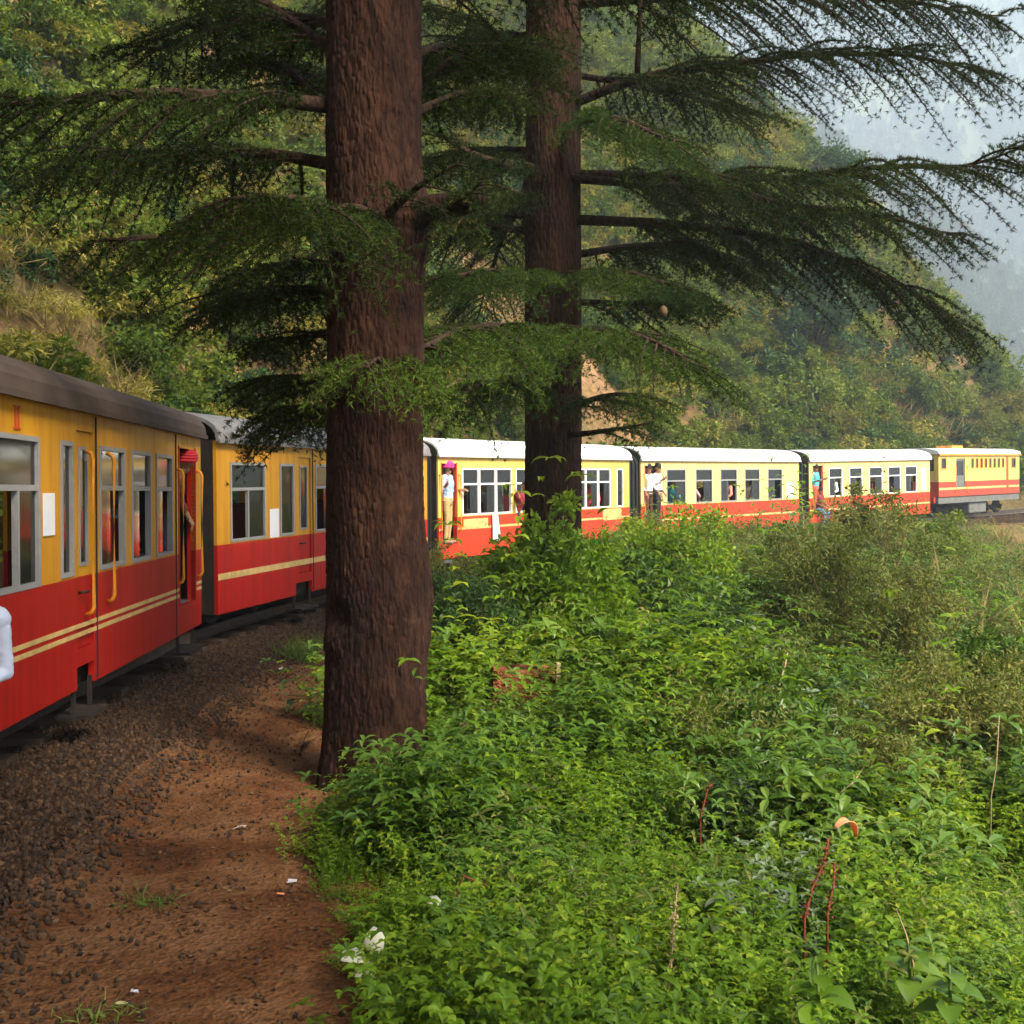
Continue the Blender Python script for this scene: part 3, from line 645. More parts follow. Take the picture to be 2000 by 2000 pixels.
# diesel locomotive
def locomotive():
    a, b, za, zb = LOCO; a = np.array(a); b = np.array(b); Ln = float(np.linalg.norm(b-a)); h = (b-a)/Ln
    r = empty('diesel_locomotive', (a[0], a[1], za+0.19), (0, -math.atan((zb-za)/Ln), math.atan2(h[1], h[0])))
    tag(r, 'red and yellow diesel locomotive at the head of the train', 'locomotive')
    z1, z2, z3 = 0.86, 1.46, 2.58
    wins = [(0.18,0.66,1.95,2.45),(6.75,7.25,1.95,2.45)]
    louv = [(2.85+i*0.42, 2.85+i*0.42+0.26, 1.98, 2.42) for i in range(9)]
    dr = (1.50,2.32,1.10,2.40)
    for y0, y1, n in ((0,0.05,1),(W-0.05,W,0)):
        mb = MB(); grid_wall(mb, 0, Ln, z1, z2, [dr], y0, y1); mb.build('red_band', M['loco_red'], r)
        mb = MB(); grid_wall(mb, 0, Ln, z2, z3, wins+louv+[dr], y0+0.003, y1-0.003); mb.build('upper_side', M['loco_yellow'], r)
    MB().box(0.02, Ln-0.02, -0.004, 0, 1.13, 1.22).build('stripe', M['stripe'], r)
    for x0 in (6.25,): MB().box(x0, x0+0.22, -0.006, 0, z1, z3-0.1).build('corner_band', M['loco_red'], r)
    for x, s in ((0.0,-1),(Ln-0.05,1)):
        mb = MB(); mb.box(x, x+0.05, 0.05, W-0.05, z1, z2); mb.build('end_lower', M['loco_red'], r)
        mb = MB(); mb.box(x, x+0.05, 0.05, 0.2, z2, z3); mb.box(x, x+0.05, W-0.2, W-0.05, z2, z3); mb.box(x, x+0.05, 0.95, 1.15, z2, z3); mb.box(x, x+0.05, 0.2, W-0.2, z2, 1.9); mb.box(x, x+0.05, 0.2, W-0.2, 2.42, z3); e = mb.build('end_upper', M['loco_yellow'], r)
        for y0, y1 in ((0.2,0.95),(1.15,W-0.2)): MB().box(x+0.02, x+0.028, y0, y1, 1.9, 2.42).build('windscreen', M['glass'], r)
        for y in (0.45, W-0.45):
            lb = MB(); lb.lathe([(0.09,0),(0.10,0.03),(0.10,0.08),(0.07,0.09)] if s > 0 else [(0.07,-0.09),(0.10,-0.08),(0.10,-0.03),(0.09,0)], (x+(0.05 if s > 0 else 0), y, 1.25), 'x', 16); lb.build('headlight', M['lamp'], r, True)
        MB().box(x-0.12 if s < 0 else x+0.05, x if s < 0 else x+0.17, 0.15, W-0.15, 0.62, 0.85).build('buffer_beam', M['loco_red'], r)
    mb = MB(); pr = roof_profile(z3, 0.26, 0.05); mb.prism(pr, -0.05, Ln+0.05); rf = mb.build('roof', M['roof_white'], r)
    mb = MB(); mb.box(-0.05, Ln+0.05, -0.07, -0.045, z3-0.06, z3+0.01); mb.build('roof_edge', M['loco_orange'], rf)
    mb = MB(); mb.box(2.6,3.6,0.7,1.4,z3+0.2,z3+0.38); mb.build('exhaust_hatch', M['loco_orange'], rf)
    for w in wins:
        mb = MB(); frame_ring(mb, *w, 0.05, -0.01, 0.05); wn = mb.build('window', M['loco_orange'], r); MB().box(w[0]+0.05, w[1]-0.05, 0.02, 0.026, w[2]+0.05, w[3]-0.05).build('pane', M['glass'], wn)
    for l in louv:
        mb = MB(); frame_ring(mb, *l, 0.03, -0.012, 0.05)
        lo = mb.build('louvre', M['loco_orange'], r)
        mb = MB()
        for i in range(6): z = l[2]+0.04+i*0.065; mb.box(l[0]+0.03, l[1]-0.03, 0.01, 0.035, z, z+0.035)
        mb.box(l[0]+0.03, l[1]-0.03, 0.04, 0.046, l[2]+0.03, l[3]-0.03); mb.build('slats', M['louvre'], lo)
    mb = MB(); mb.box(dr[0]+0.015, dr[1]-0.015, 0.03, 0.055, dr[2]+0.01, 1.70); mb.box(dr[0]+0.015, dr[0]+0.1, 0.03, 0.055, 1.70, 2.39); mb.box(dr[1]-0.1, dr[1]-0.015, 0.03, 0.055, 1.70, 2.39); mb.box(dr[0]+0.1, dr[1]-0.1, 0.03, 0.055, 2.3, 2.39)
    d = mb.build('door', M['loco_grey'], r); MB().box(dr[0]+0.1, dr[1]-0.1, 0.04, 0.045, 1.70, 2.30).build('pane', M['glass'], d)
    handrail(r, dr[0]-0.10, 1.0, 2.1); handrail(r, dr[1]+0.10, 1.0, 2.1)
    MB().box(0.05, Ln-0.05, 0.05, W-0.05, 0.80, 0.86).build('floor', M['inside'], r)
    MB().box(0.3, Ln-0.3, 0.5, W-0.5, 0.86, 2.2).build('engine_block', M['louvre'], r)
    mb = MB(); mb.box(0, Ln, 0.02, W-0.02, 0.58, 0.80); mb.build('sole_bar', M['loco_grey'], r)
    mb = MB(); mb.box(2.95, 4.55, 0.12, W-0.12, 0.10, 0.575); bev(mb.build('fuel_tank', M['loco_grey'], r), 0.05)
    for x in (1.5, Ln-1.5): bogie(r, x, 0.0)
    return r
loco = locomotive()

# ------------------------------------------------------------------ deodar trees
def limb_geo(path, r0, fol_from=0.12, dens=1.0, spread=0.42, droop=0.22, l2max=1.5, tert=0.20, maxt=30000):
    """a limb with side branches, twigs and needle rosettes. path: (n,3). Returns wood MB and needle arrays"""
    wood = MB(); path = np.asarray(path, float)
    sl = np.concatenate([[0], np.cumsum(np.linalg.norm(np.diff(path, axis=0), axis=1))]); Ln = sl[-1]
    m = max(8, int(Ln/0.22)); tt = np.linspace(0, Ln, m); pp = np.stack([np.interp(tt, sl, path[:,i]) for i in range(3)], 1)
    for it in range(3): pp[1:-1] = 0.5*pp[1:-1]+0.25*(pp[:-2]+pp[2:])
    wob = np.stack([fbm(np.stack([tt*0.9, np.full(m, 7.1+i*3), np.full(m, pp[0,0]*5+pp[0,2]*3)], 1), 3, 60+i) for i in range(3)], 1)*0.30*np.linspace(0,1,m)[:,None]
    pp = pp+wob
    wood.tube(pp, r0*(1-np.linspace(0,1,m))**0.8+0.006, 7)
    RP, RD = [], []
    step = 0.075/dens; t = fol_from*Ln; sgn = 1
    while t < Ln*0.995:
        f = t/Ln; p = np.array([np.interp(t, tt, pp[:,i]) for i in range(3)]); k = min(int(f*(m-1)), m-2); T = pp[k+1]-pp[k]; T /= np.linalg.norm(T)
        S = np.cross(T, [0,0,1]); S /= np.linalg.norm(S)+1e-9
        sgn = -sgn; l2 = min(l2max, Ln*spread)*(0.28+0.9*(1-f)**0.55*min(1, 0.35+f*2.2))*(0.55+0.6*random.random())
        d = T*(0.45+0.5*random.random())+S*sgn*(0.6+0.5*random.random())+np.array([0,0,random.uniform(-0.40,0.22)]); d /= np.linalg.norm(d)
        n2_ = max(4, int(l2/0.10)); v = np.linspace(0, 1, n2_)
        q = p+d*l2*v[:,None]+np.array([0,0,-1.])*(droop*l2*v**2.2)[:,None]+(T*0.25*l2*(v**2)[:,None])
        wood.tube(q, (0.010*(0.5+l2))*(1-v)+0.0025, 4, False)
        # twigs
        nt_ = int(l2/0.046)
        for i in range(nt_):
            w = (i+0.7)/nt_
            if w < 0.12: continue
            b = p+d*l2*w+np.array([0,0,-1.])*droop*l2*w**2.2+T*0.25*l2*w*w
            s2 = np.cross(d, [0,0,1]); s2 /= np.linalg.norm(s2)+1e-9
            e = d*0.75+s2*(1 if i % 2 else -1)*(0.8+0.3*random.random())+np.array([0,0,random.uniform(-0.95,0.15)]); e /= np.linalg.norm(e)
            l3 = tert*(0.40+0.9*(1-w)**0.6)*(0.6+0.7*random.random())
            nr = max(2, int(l3/0.042)); x = np.linspace(0.1, 1, nr)
            RP.append(b+e*l3*x[:,None]+np.array([0,0,-1.])*(0.25*l3*x**2)[:,None]); RD.append(np.repeat(e[None], nr, 0))
        nr = max(2, int(l2*0.8/0.04)); x = np.linspace(0.2, 1.0, nr)
        RP.append(p+d*l2*x[:,None]+np.array([0,0,-1.])*(droop*l2*x**2.2)[:,None]+T*0.25*l2*(x*x)[:,None]); RD.append(np.repeat(d[None], nr, 0))
        t += step*(0.7+0.6*random.random())
    RP = np.concatenate(RP); RD = np.concatenate(RD)
    K = 9; N = len(RP)
    pos = np.repeat(RP, K, 0)+rng.normal(size=(N*K,3))*0.005; dd = np.repeat(RD, K, 0)*0.55+rdir(N*K, 0.12)*0.9; dd /= np.linalg.norm(dd, axis=1)[:,None]
    ln = 0.032+0.026*rng.random(N*K); side = np.cross(dd, rdir(N*K)); side /= np.linalg.norm(side, axis=1)[:,None]+1e-9
    wv = side*0.0040
    v = np.stack([pos-wv, pos+wv, pos+dd*ln[:,None]], 1).reshape(-1,3); f = np.arange(len(v)).reshape(-1,3)
    return wood, v, f
limb_cache = []
def limb(tree, path, r0, mat='needle', name='branch', foliage=True, **kw):
    o0 = np.array(tree.location)
    if not foliage:
        mb = MB(); path = np.asarray(path)-o0; mb.tube(path, np.linspace(r0, r0*0.55, len(path)), 9); return mb.build(name, M['twig'], tree, True)
    wood, v, f = limb_geo(np.asarray(path)-o0, r0, **kw)
    b = wood.build(name, M['twig'], tree, True)
    n = obj('foliage', mk_mesh('foliage', v, [f], M[mat]), b)
    limb_cache.append((b, n)); return b
def trunk_mesh(h, rad, ztop_taper, flare, seed, mat, bumps=(), nseg=220, nz=460, lean=(0,0), zf=8.0):
    th = np.linspace(0, 2*np.pi, nseg, endpoint=False); z = np.concatenate([np.linspace(-0.4, zf, nz), np.linspace(zf+0.15, h, 50)])
    TH, ZZ = np.meshgrid(th, z)
    r = rad*(1-(1-ztop_taper)*np.clip(ZZ/9.0, 0, 1))*np.where(ZZ > 9, 1-0.9*(ZZ-9)/(h-9), 1)
    r = r*(1+flare*np.exp(-np.maximum(ZZ,0)/0.35)*(0.75+0.5*np.cos(TH*5+seed)))
    cx, cy = np.cos(TH), np.sin(TH)
    q = np.stack([cx*rad*9, cy*rad*9, ZZ*1.3], -1)
    big = fbm(np.stack([cx*1.3, cy*1.3, ZZ*0.6], -1), 3, seed)*0.10
    wq = np.stack([cx*rad*44+fbm(q,2,seed+9)*2.2, cy*rad*44, ZZ*9.0], -1)
    nc = int(2*np.pi*rad/0.030); uu = TH/(2*np.pi)*nc+1.3*fbm(np.stack([cx*6, cy*6, ZZ*6], -1), 3, seed+21); vv = ZZ/0.105+1.6*fbm(np.stack([cx*4, cy*4, ZZ*5], -1), 2, seed+22)
    ui = np.floor(uu).astype(np.int64); vi = np.floor(vv).astype(np.int64); F1 = np.full(uu.shape, 9.); F2 = np.full(uu.shape, 9.); hid = np.zeros(uu.shape)
    for a_ in (-1,0,1):
        for b_ in (-1,0,1):
            cu = ui+a_; cv = vi+b_; w_ = np.mod(cu, nc); jx = hash3(w_, cv, w_*0+3, seed); jy = hash3(w_, cv, w_*0+5, seed); dd = np.hypot(cu+jx-uu, (cv+jy-vv))
            h_ = hash3(w_, cv, w_*0+7, seed); nw = dd < F1; F2 = np.where(nw, F1, np.minimum(F2, dd)); hid = np.where(nw, h_, hid); F1 = np.where(nw, dd, F1)
    plates = sstep(0.0, 0.30, F2-F1)*(0.65+0.5*hid)
    fine = fbm(np.stack([cx*rad*60, cy*rad*60, ZZ*18], -1), 3, seed+5)
    r = r*(1+big)+0.008*(plates-0.6)+0.015*fine+0.009*fbm(np.stack([cx*rad*30, cy*rad*30, ZZ*2.2], -1), 3, seed+31)
    for (bz, ba, bw, bh, amp) in bumps:
        da = np.abs((TH-ba+np.pi) % (2*np.pi)-np.pi); r = r+amp*np.exp(-(da/bw)**2)*np.exp(-((ZZ-bz)/bh)**2)
    v = np.stack([cx*r+lean[0]*ZZ, cy*r+lean[1]*ZZ, ZZ], -1).reshape(-1,3)
    n = len(z); i = np.arange(n*nseg).reshape(n, nseg); j = np.roll(i, -1, axis=1)
    qd = np.stack([i[:-1], j[:-1], j[1:], i[1:]], -1).reshape(-1,4)
    return mk_mesh('trunk', v, [qd], M[mat], smooth=True)
def gz(x, y): return float(terrain(np.array([x]), np.array([y]))[0])
t1x, t1y = -0.985, 7.9; t2x, t2y = 0.485, 12.95
T1 = empty('deodar_tree', (t1x, t1y, gz(t1x,t1y))); tag(T1, 'near deodar with the thick red-brown trunk at the edge of the dirt path', 'tree', 'deodar trees by the track')
T2 = empty('deodar_tree', (t2x, t2y, gz(t2x,t2y))); tag(T2, 'farther deodar with a green vine-covered foot, to the right of the thick trunk', 'tree', 'deodar trees by the track')
A = math.pi
obj('trunk', trunk_mesh(19, 0.345, 0.97, 0.24, 1, 'bark', [(1.25,A*1.25,0.25,0.09,-0.07),(1.05,A*1.2,0.35,0.10,0.03),(4.05,A*1.93,0.55,0.25,0.10),(1.35,0.35,0.35,0.45,0.09)], nseg=340, nz=620, zf=6.0), T1)
obj('trunk', trunk_mesh(18, 0.345, 0.90, 0.12, 4, 'bark_far', [(5.6,A*1.0,0.5,0.3,0.06)], nseg=180, nz=330), T2)
d1, d2 = 7.9, 12.95
def pth(*p):
    """points given as photograph pixel and distance, smoothed into an arching limb"""
    return np.array([P(*q) for q in p])
# near tree, branches to the left
limb(T1, pth((680,215,7.9),(560,205,7.7),(300,190,7.2),(-60,215,6.7)), 0.055, l2max=1.0, droop=0.5, dens=1.1)
limb(T1, pth((680,330,8.0),(520,300,8.3),(330,300,8.7),(80,345,9.0)), 0.045, l2max=1.0, droop=0.45)
limb(T1, pth((680,455,7.9),(560,440,7.8),(380,445,7.6),(190,480,7.4)), 0.05, l2max=0.95, droop=0.55, dens=1.2)
limb(T1, pth((680,60,8.0),(560,40,8.5),(430,60,9.0),(300,120,9.4)), 0.04, l2max=0.9, droop=0.4)
limb(T1, pth((680,120,7.9),(580,60,8.2),(470,-20,8.6),(330,-60,9.0)), 0.04, l2max=0.9, droop=0.4)
limb(T1, pth((680,250,8.0),(590,170,8.6),(540,120,9.3),(470,90,9.9)), 0.035, l2max=0.8, droop=0.35)
limb(T1, pth((670,650,8.1),(590,655,8.8),(490,680,9.6)), 0.03, l2max=0.6, droop=0.35)
limb(T1, pth((670,740,8.1),(600,730,9.2),(500,755,10.4)), 0.03, l2max=0.7, droop=0.4)
limb(T1, pth((670,800,8.1),(600,800,9.6),(520,830,11.0)), 0.03, l2max=0.7, droop=0.45)
limb(T1, pth((680,530,8.0),(600,510,8.6),(470,540,9.4)), 0.03, l2max=0.7, droop=0.55)
# near tree, in front of and right of its trunk
mb = MB(); sp = pth((770,440,7.8),(815,425,7.75),(850,410,7.65),(880,402,7.6),(905,400,7.55),(925,394,7.5),(940,392,7.48),(950,391,7.47))-np.array(T1.location); sp[3:,2] += rng.normal(0,0.008,5)
mb.tube(sp, [0.17,0.135,0.10,0.088,0.082,0.07,0.045,0.012], 16); mb.build('branch_stub', M['bark'], T1, True)
limb(T1, pth((890,400,7.5),(925,380,7.3),(965,375,7.1)), 0.012, l2max=0.3, droop=0.4, tert=0.12, spread=0.6)
limb(T1, pth((860,415,7.5),(880,440,7.25),(915,455,7.0)), 0.012, l2max=0.3, droop=0.5, tert=0.12, spread=0.6)
limb(T1, pth((740,425,7.6),(700,400,7.2),(660,420,6.9)), 0.03, l2max=0.35, droop=0.35, tert=0.14)
limb(T1, pth((760,420,7.6),(830,350,7.3),(900,330,7.1)), 0.03, l2max=0.42, droop=0.3, tert=0.14)
limb(T1, pth((800,230,7.9),(900,190,8.3),(1010,210,8.9)), 0.03, l2max=0.7)
# far tree
limb(T2, pth((1090,345,12.9),(1250,345,12.5),(1480,360,11.9),(1680,345,11.3),(1850,320,10.9),(2010,290,10.5)), 0.06, l2max=1.35, droop=0.42, fol_from=0.14, dens=1.15)
limb(T2, pth((1090,430,12.9),(1300,440,12.5),(1490,455,12.1),(1680,520,11.7),(1890,650,11.4)), 0.06, l2max=1.35, droop=0.35, fol_from=0.15)
limb(T2, pth((1100,350,12.8),(1350,370,11.9),(1600,420,11.0),(1860,450,10.4)), 0.05, l2max=1.1, droop=0.4, fol_from=0.15)
limb(T2, pth((1100,215,12.9),(1160,190,12.7),(1240,155,12.4),(1500,120,12.0),(1720,100,11.6),(1900,140,11.3)), 0.055, l2max=1.3, droop=0.4, fol_from=0.16)
limb(T2, pth((1110,15,12.9),(1300,5,12.4),(1600,0,11.8),(1960,45,11.2)), 0.055, l2max=1.3, droop=0.5, fol_from=0.12)
limb(T2, pth((1110,150,13.0),(1330,190,13.6),(1500,240,14.0)), 0.035, l2max=1.0, droop=0.35)
limb(T2, pth((1243,155,12.4),(1247,60,12.4),(1252,-60,12.4)), 0.035, foliage=False)
limb(T2, pth((1060,340,12.9),(1000,325,12.5),(940,310,12.0),(850,260,11.4)), 0.07, l2max=0.9, droop=0.4)
limb(T2, pth((1100,250,12.7),(1180,230,11.9),(1330,280,10.9)), 0.04, 'needle_fresh', l2max=0.95, droop=0.35, dens=1.3)
limb(T2, pth((1060,120,12.9),(960,60,13.4),(850,30,14.0)), 0.04, l2max=1.0)
limb(T2, pth((1060,200,12.9),(950,215,13.8),(840,190,14.6)), 0.04, l2max=1.0)
limb(T2, pth((1060,455,12.9),(960,450,13.2),(830,440,13.5)), 0.05, l2max=1.0)
limb(T2, pth((1075,560,12.7),(960,530,11.6),(850,540,10.6)), 0.04, 'needle_fresh', l2max=1.0, droop=0.35, dens=1.2)
limb(T2, pth((1090,540,12.7),(1200,530,11.9),(1370,570,11.2)), 0.045, 'needle_fresh', l2max=1.1, droop=0.35, dens=1.2)
limb(T2, pth((1080,650,12.7),(980,640,11.0),(860,665,9.0),(700,735,7.25)), 0.05, 'needle_fresh', l2max=1.05, droop=0.35, dens=1.45, spread=0.3)
limb(T2, pth((1090,650,12.7),(1130,640,11.6),(1240,660,10.6),(1350,720,10.0)), 0.045, 'needle_fresh', l2max=1.1, droop=0.35, dens=1.35)
limb(T2, pth((1050,760,12.7),(950,740,11.6),(860,790,10.7)), 0.04, 'needle_fresh', l2max=0.9, droop=0.45, dens=1.2)
limb(T2, pth((1100,800,12.7),(1180,770,12.0),(1290,790,11.4)), 0.035, 'needle_fresh', l2max=0.8, droop=0.4)
limb(T2, pth((1110,850,12.7),(1190,845,12.2),(1260,830,11.8)), 0.035, 'needle_fresh', l2max=0.4, droop=0.3, fol_from=0.35)
limb(T2, pth((1100,590,12.8),(1230,600,12.9),(1400,600,13.0)), 0.04, l2max=1.0)
limb(T2, pth((1110,500,12.9),(1300,480,13.6),(1500,520,14.4)), 0.045, l2max=1.2, droop=0.4)
limb(T2, pth((1060,70,13.0),(950,90,14.0),(830,120,15.0)), 0.04, l2max=1.2, dens=1.2, droop=0.4)
limb(T2, pth((1060,300,13.0),(960,290,14.0),(840,330,14.8)), 0.04, l2max=1.1, dens=1.2, droop=0.4)
limb(T2, pth((1060,400,12.8),(960,370,12.2),(860,400,11.6)), 0.035, l2max=0.8, dens=1.2, droop=0.4)
limb(T1, pth((800,120,7.9),(900,85,8.6),(1010,90,9.4)), 0.03, l2max=0.8, dens=1.2, droop=0.4)
# crowns above the picture: the same limbs again, turned about the trunk
def crown_copy(tree, src_pair, dz, rot, sc):
    b, n = src_pair; c = b.copy(); link(c, tree); c.location = (0,0,dz); c.rotation_euler = (0,0,rot); c.scale = (sc,)*3
    m = n.copy(); link(m, c)
nT1 = [p for p in limb_cache if p[0].parent == T1]; nT2 = [p for p in limb_cache if p[0].parent == T2]
bigs1 = nT1[:6]; bigs2 = nT2[:5]
for pr_, dz, rt_, sc_ in ((nT1[0],-0.4,0.9,0.9),(nT1[1],-0.5,-0.5,0.9),(nT1[4],-0.3,-1.6,1.0),(nT1[3],0.2,-2.2,1.0)): crown_copy(T1, pr_, dz, rt_, sc_)
for pr_, dz, rt_, sc_ in ((nT2[1],1.2,2.2,0.9),(nT2[3],0.1,3.0,0.8)): crown_copy(T2, pr_, dz, rt_, sc_)
for i in range(34):
    crown_copy(T1, bigs1[i % len(bigs1)], 1.6+i*0.27, 2.4*i+0.6, 1.38-0.012*i)
for i in range(14):
    crown_copy(T2, bigs2[i % len(bigs2)], 4.2+i*0.5, 2.4*i+0.4, 1.0-0.02*i)
T_shade = empty('deodar_tree', (-1.5, -0.7, gz(-1.5,-0.7))); tag(T_shade, 'unseen deodar added outside the picture so its crown shades the near coach and path', 'tree', 'deodar trees by the track')  # unseen tree, added only to shade the near coach and path
obj('trunk', trunk_mesh(18, 0.30, 0.95, 0.2, 6, 'bark', nseg=60, nz=90), T_shade)
nn = 24000; zz = 5.2+11*rng.random(nn)**1.3; lay = np.round(zz/0.7)*0.7+rng.normal(0,0.10,nn); rr = np.sqrt(rng.random(nn))*np.clip(5.7*(1-(zz-5)/14), 0.3, 6.2); aa = rng.random(nn)*6.28
pp_ = np.stack([rr*np.cos(aa), rr*np.sin(aa), np.maximum(lay-0.03*rr**2+0.3, 4.9)], 1); dd_ = np.stack([np.cos(aa), np.sin(aa), rng.normal(-0.2,0.25,nn)], 1)
v, f = leaf_cards(pp_, dd_, rdir(nn, 1.5, 0.4), 0.22+0.12*rng.random(nn), 0.09+0.05*rng.random(nn)); obj('crown', mk_mesh('crown', v, f, M['needle']), T_shade)
for i in range(26):
    a = 2.4*i; zb = 5.3+i*0.42; ln = max(5.6*(1-(zb-5)/14), 0.6); MB().tube([(0.25*math.cos(a),0.25*math.sin(a),zb),(ln*0.5*math.cos(a),ln*0.5*math.sin(a),zb+0.1),(ln*math.cos(a),ln*math.sin(a),zb-0.3)], [0.06,0.04,0.01], 7).build('branch', M['twig'], T_shade, True)
# a cone on the far tree
cn = MB(); c0 = P(1295,610,11.0); cn.lathe([(0.004,-0.05),(0.035,-0.035),(0.042,0.0),(0.036,0.035),(0.012,0.06)], c0-np.array(T2.location), 'z', 12); cn.build('cone', M['stem'], T2, True)
# hanging short twigs on the thick trunk


# ------------------------------------------------------------------ shrubs, hillside growth, ground cover
def bush(px, py, d, rad, hgt, label, mat='bushgreen', n=6000, ll=0.07, lw=0.035, clumps=70, cat='bush', name='bush', droop=0.0, stems=14, kind='diamond', open_=0.35, zoff=0.0, stemmat='stem', bottom=0.1):
    """px,py: where its foot stands behind the photograph"""
    x = (px-1000)/F*d; y = d; z = gz(x, y)+zoff
    root = empty(name, (x, y, z)); tag(root, label, cat, 'bushes on the bank')
    (v, f), c = bush_leaves(n, rad, hgt, ll, lw, clumps, droop, kind, open_, bottom)
    fo = obj('foliage', mk_mesh('foliage', v, f, M[mat]), root)
    mb = MB()
    for i in range(stems):
        e = c[rng.integers(0, len(c))]; b = np.array([rng.normal(0, 0.06*rad), rng.normal(0, 0.06*rad), -0.1])
        md = (b+e)/2+np.array([rng.normal(0,0.05), rng.normal(0,0.05), 0.15*hgt*0.5]); tt = np.linspace(0,1,7)[:,None]
        q = (1-tt)**2*b+2*tt*(1-tt)*md+tt**2*e; mb.tube(q, np.linspace(0.014, 0.004, 7), 5)
    mb.build('stems', M[stemmat], root, True)
    return root
bush(905, 1300, 11.2, 0.62, 1.25, 'dark feathery bush between the two deodar trunks', 'bushdark', 9000, 0.06, 0.02, 90, droop=0.2)
bush(1085, 1300, 11.5, 0.85, 1.85, 'tall leafy bush hugging the foot of the farther deodar', 'bushlight', 12000, 0.085, 0.045, 100, bottom=0.05)
bush(1030, 1300, 11.6, 0.5, 1.0, 'low rounded bush in front of the farther deodar', 'bushgreen', 5000, 0.075, 0.04, 50)
bush(1215, 1300, 12.6, 0.75, 1.45, 'grey-tipped green bush right of the farther deodar', 'herb_dark', 6500, 0.085, 0.038, 70, droop=0.25)
bush(1310, 1200, 16.0, 1.0, 1.75, 'bright green bush below the fourth coach doorway', 'bushlight', 8500, 0.085, 0.05, 80)
bush(1265, 1200, 13.6, 0.35, 0.75, 'small brown withered bush among the green ones', 'bushbrown', 3000, 0.05, 0.02, 40)
bush(1660, 1300, 12.6, 1.05, 2.35, 'large olive bush with brown twigs in front of the fifth coach', 'busholive', 16000, 0.06, 0.022, 130, stems=50, open_=0.9)
bush(1780, 1300, 12.2, 0.8, 2.0, 'loose olive bush leaning right beside the large one', 'busholive', 8000, 0.06, 0.02, 80, stems=30, open_=0.9)
bush(1560, 1300, 13.4, 0.7, 1.75, 'grey-green bush at the left of the large olive bush', 'bushgreen', 7000, 0.06, 0.028, 70, stems=20)
bush(1450, 1200, 17.0, 0.9, 1.30, 'broad low bush below the fourth coach windows', 'busholive', 7000, 0.07, 0.03, 70)
bush(1690, 1100, 24.0, 1.1, 2.3, 'reddish-tipped tall bush hiding part of the fifth coach', 'busholive', 7500, 0.10, 0.05, 70, stems=20)
bush(1800, 1100, 25.0, 1.2, 2.1, 'pale green bush just before the coupling of the locomotive', 'scrub_green', 7000, 0.10, 0.05, 70)
bush(1895, 1500, 8.2, 0.62, 1.25, 'yellow-green bush at the right edge of the picture', 'busholive', 9000, 0.05, 0.022, 80, stems=16)
bush(1990, 1400, 9.8, 0.7, 1.5, 'dense bush cut by the right picture edge', 'bushgreen', 8000, 0.06, 0.03, 80)
bush(870, 1150, 17.8, 0.7, 1.05, 'low olive bush beside the third coach doorway', 'busholive', 6000, 0.06, 0.026, 60)
bush(980, 1150, 18.2, 0.75, 1.0, 'low bush beneath the hanging white cloth', 'busholive', 6000, 0.06, 0.03, 60)
bush(1160, 1150, 19.5, 0.9, 1.25, 'bush covering the lower far end of the third coach', 'bushgreen', 6000, 0.075, 0.035, 60)
bush(1400, 1300, 11.5, 0.6, 1.0, 'dark bush behind the pale star-shaped leaves', 'bushdark', 5500, 0.06, 0.028, 60)

# hillside scrub
def bsrc(mat, n, ll, lw, hgt=1.0, rad=0.6, clumps=40, droop=0.0):
    (v, f), c = bush_leaves(n, rad, hgt, ll, lw, clumps, droop, 'diamond', 0.5, 0.02); return src('b', v, f, M[mat])
def grass_src(mat, n, h, spread=0.25):
    p = np.zeros((n,3)); p[:,:2] = rng.normal(0, spread*0.35, (n,2)); d = rdir(n, 1.6, 0.4)
    return src('g', *leaf_cards(p, d, rdir(n, 0.3), h*(0.5+0.7*rng.random(n)), np.full(n, 0.012+0.006*h), 0.25), M[mat])
def on_hill(N, x0, x1, y0, y1):
    x = rng.uniform(x0, x1, N); y = rng.uniform(y0, y1, N); u, tz, s = track_uv(x, y); z = terrain(x, y)
    k = (u < -2.7) & (np.abs(x) < 0.50*y+3) & (z-1.95 < 0.52*y+3); return x[k], y[k], z[k], u[k]
srcs = [bsrc('scrub', 1300, 0.085, 0.04), bsrc('scrub', 1100, 0.10, 0.05, 0.8, 0.7), bsrc('scrub_green', 1300, 0.09, 0.05), bsrc('scrub_green', 1100, 0.11, 0.06, 1.3, 0.6), bsrc('scrub', 900, 0.13, 0.03, 0.7, 0.7, 30, 0.2), grass_src('dry', 160, 0.7, 0.6), grass_src('scrub', 160, 0.6, 0.6), bsrc('bushdark', 1100, 0.10, 0.05)]
x, y, z, u = on_hill(46000, -62, 42, 3, 95)
dist = np.hypot(x, y); cov = n2(x, y, 0.16, 3, 91)+0.35*n2(x, y, 0.6, 2, 93)
keep = (cov > -0.21) & (rng.random(len(x)) < np.clip(1.25-dist/110, 0.35, 1))
x, y, z, dist = x[keep], y[keep], z[keep], dist[keep]
kind = np.floor((n2(x, y, 0.12, 2, 95)+0.5)*5.5+rng.random(len(x))*3.2-0.6).astype(int) % 8
kind = np.where(rng.random(len(x)) < 0.10, 7, kind)
sc = (0.55+0.9*rng.random(len(x))**1.6)*np.where(dist > 45, 1.35, 1.0)
print('scrub', len(x))
rot = np.stack([rng.normal(0,0.15,len(x)), rng.normal(0,0.15,len(x)), rng.random(len(x))*6.28], 1)
scatter('hillside_scrub', np.stack([x,y,z-0.1], 1), rot, sc[:,None]*np.array([1.15,1.15,1.0])*(0.85+0.3*rng.random((len(x),3))), kind, srcs, label='mixed green and dry scrub covering the steep cutting')

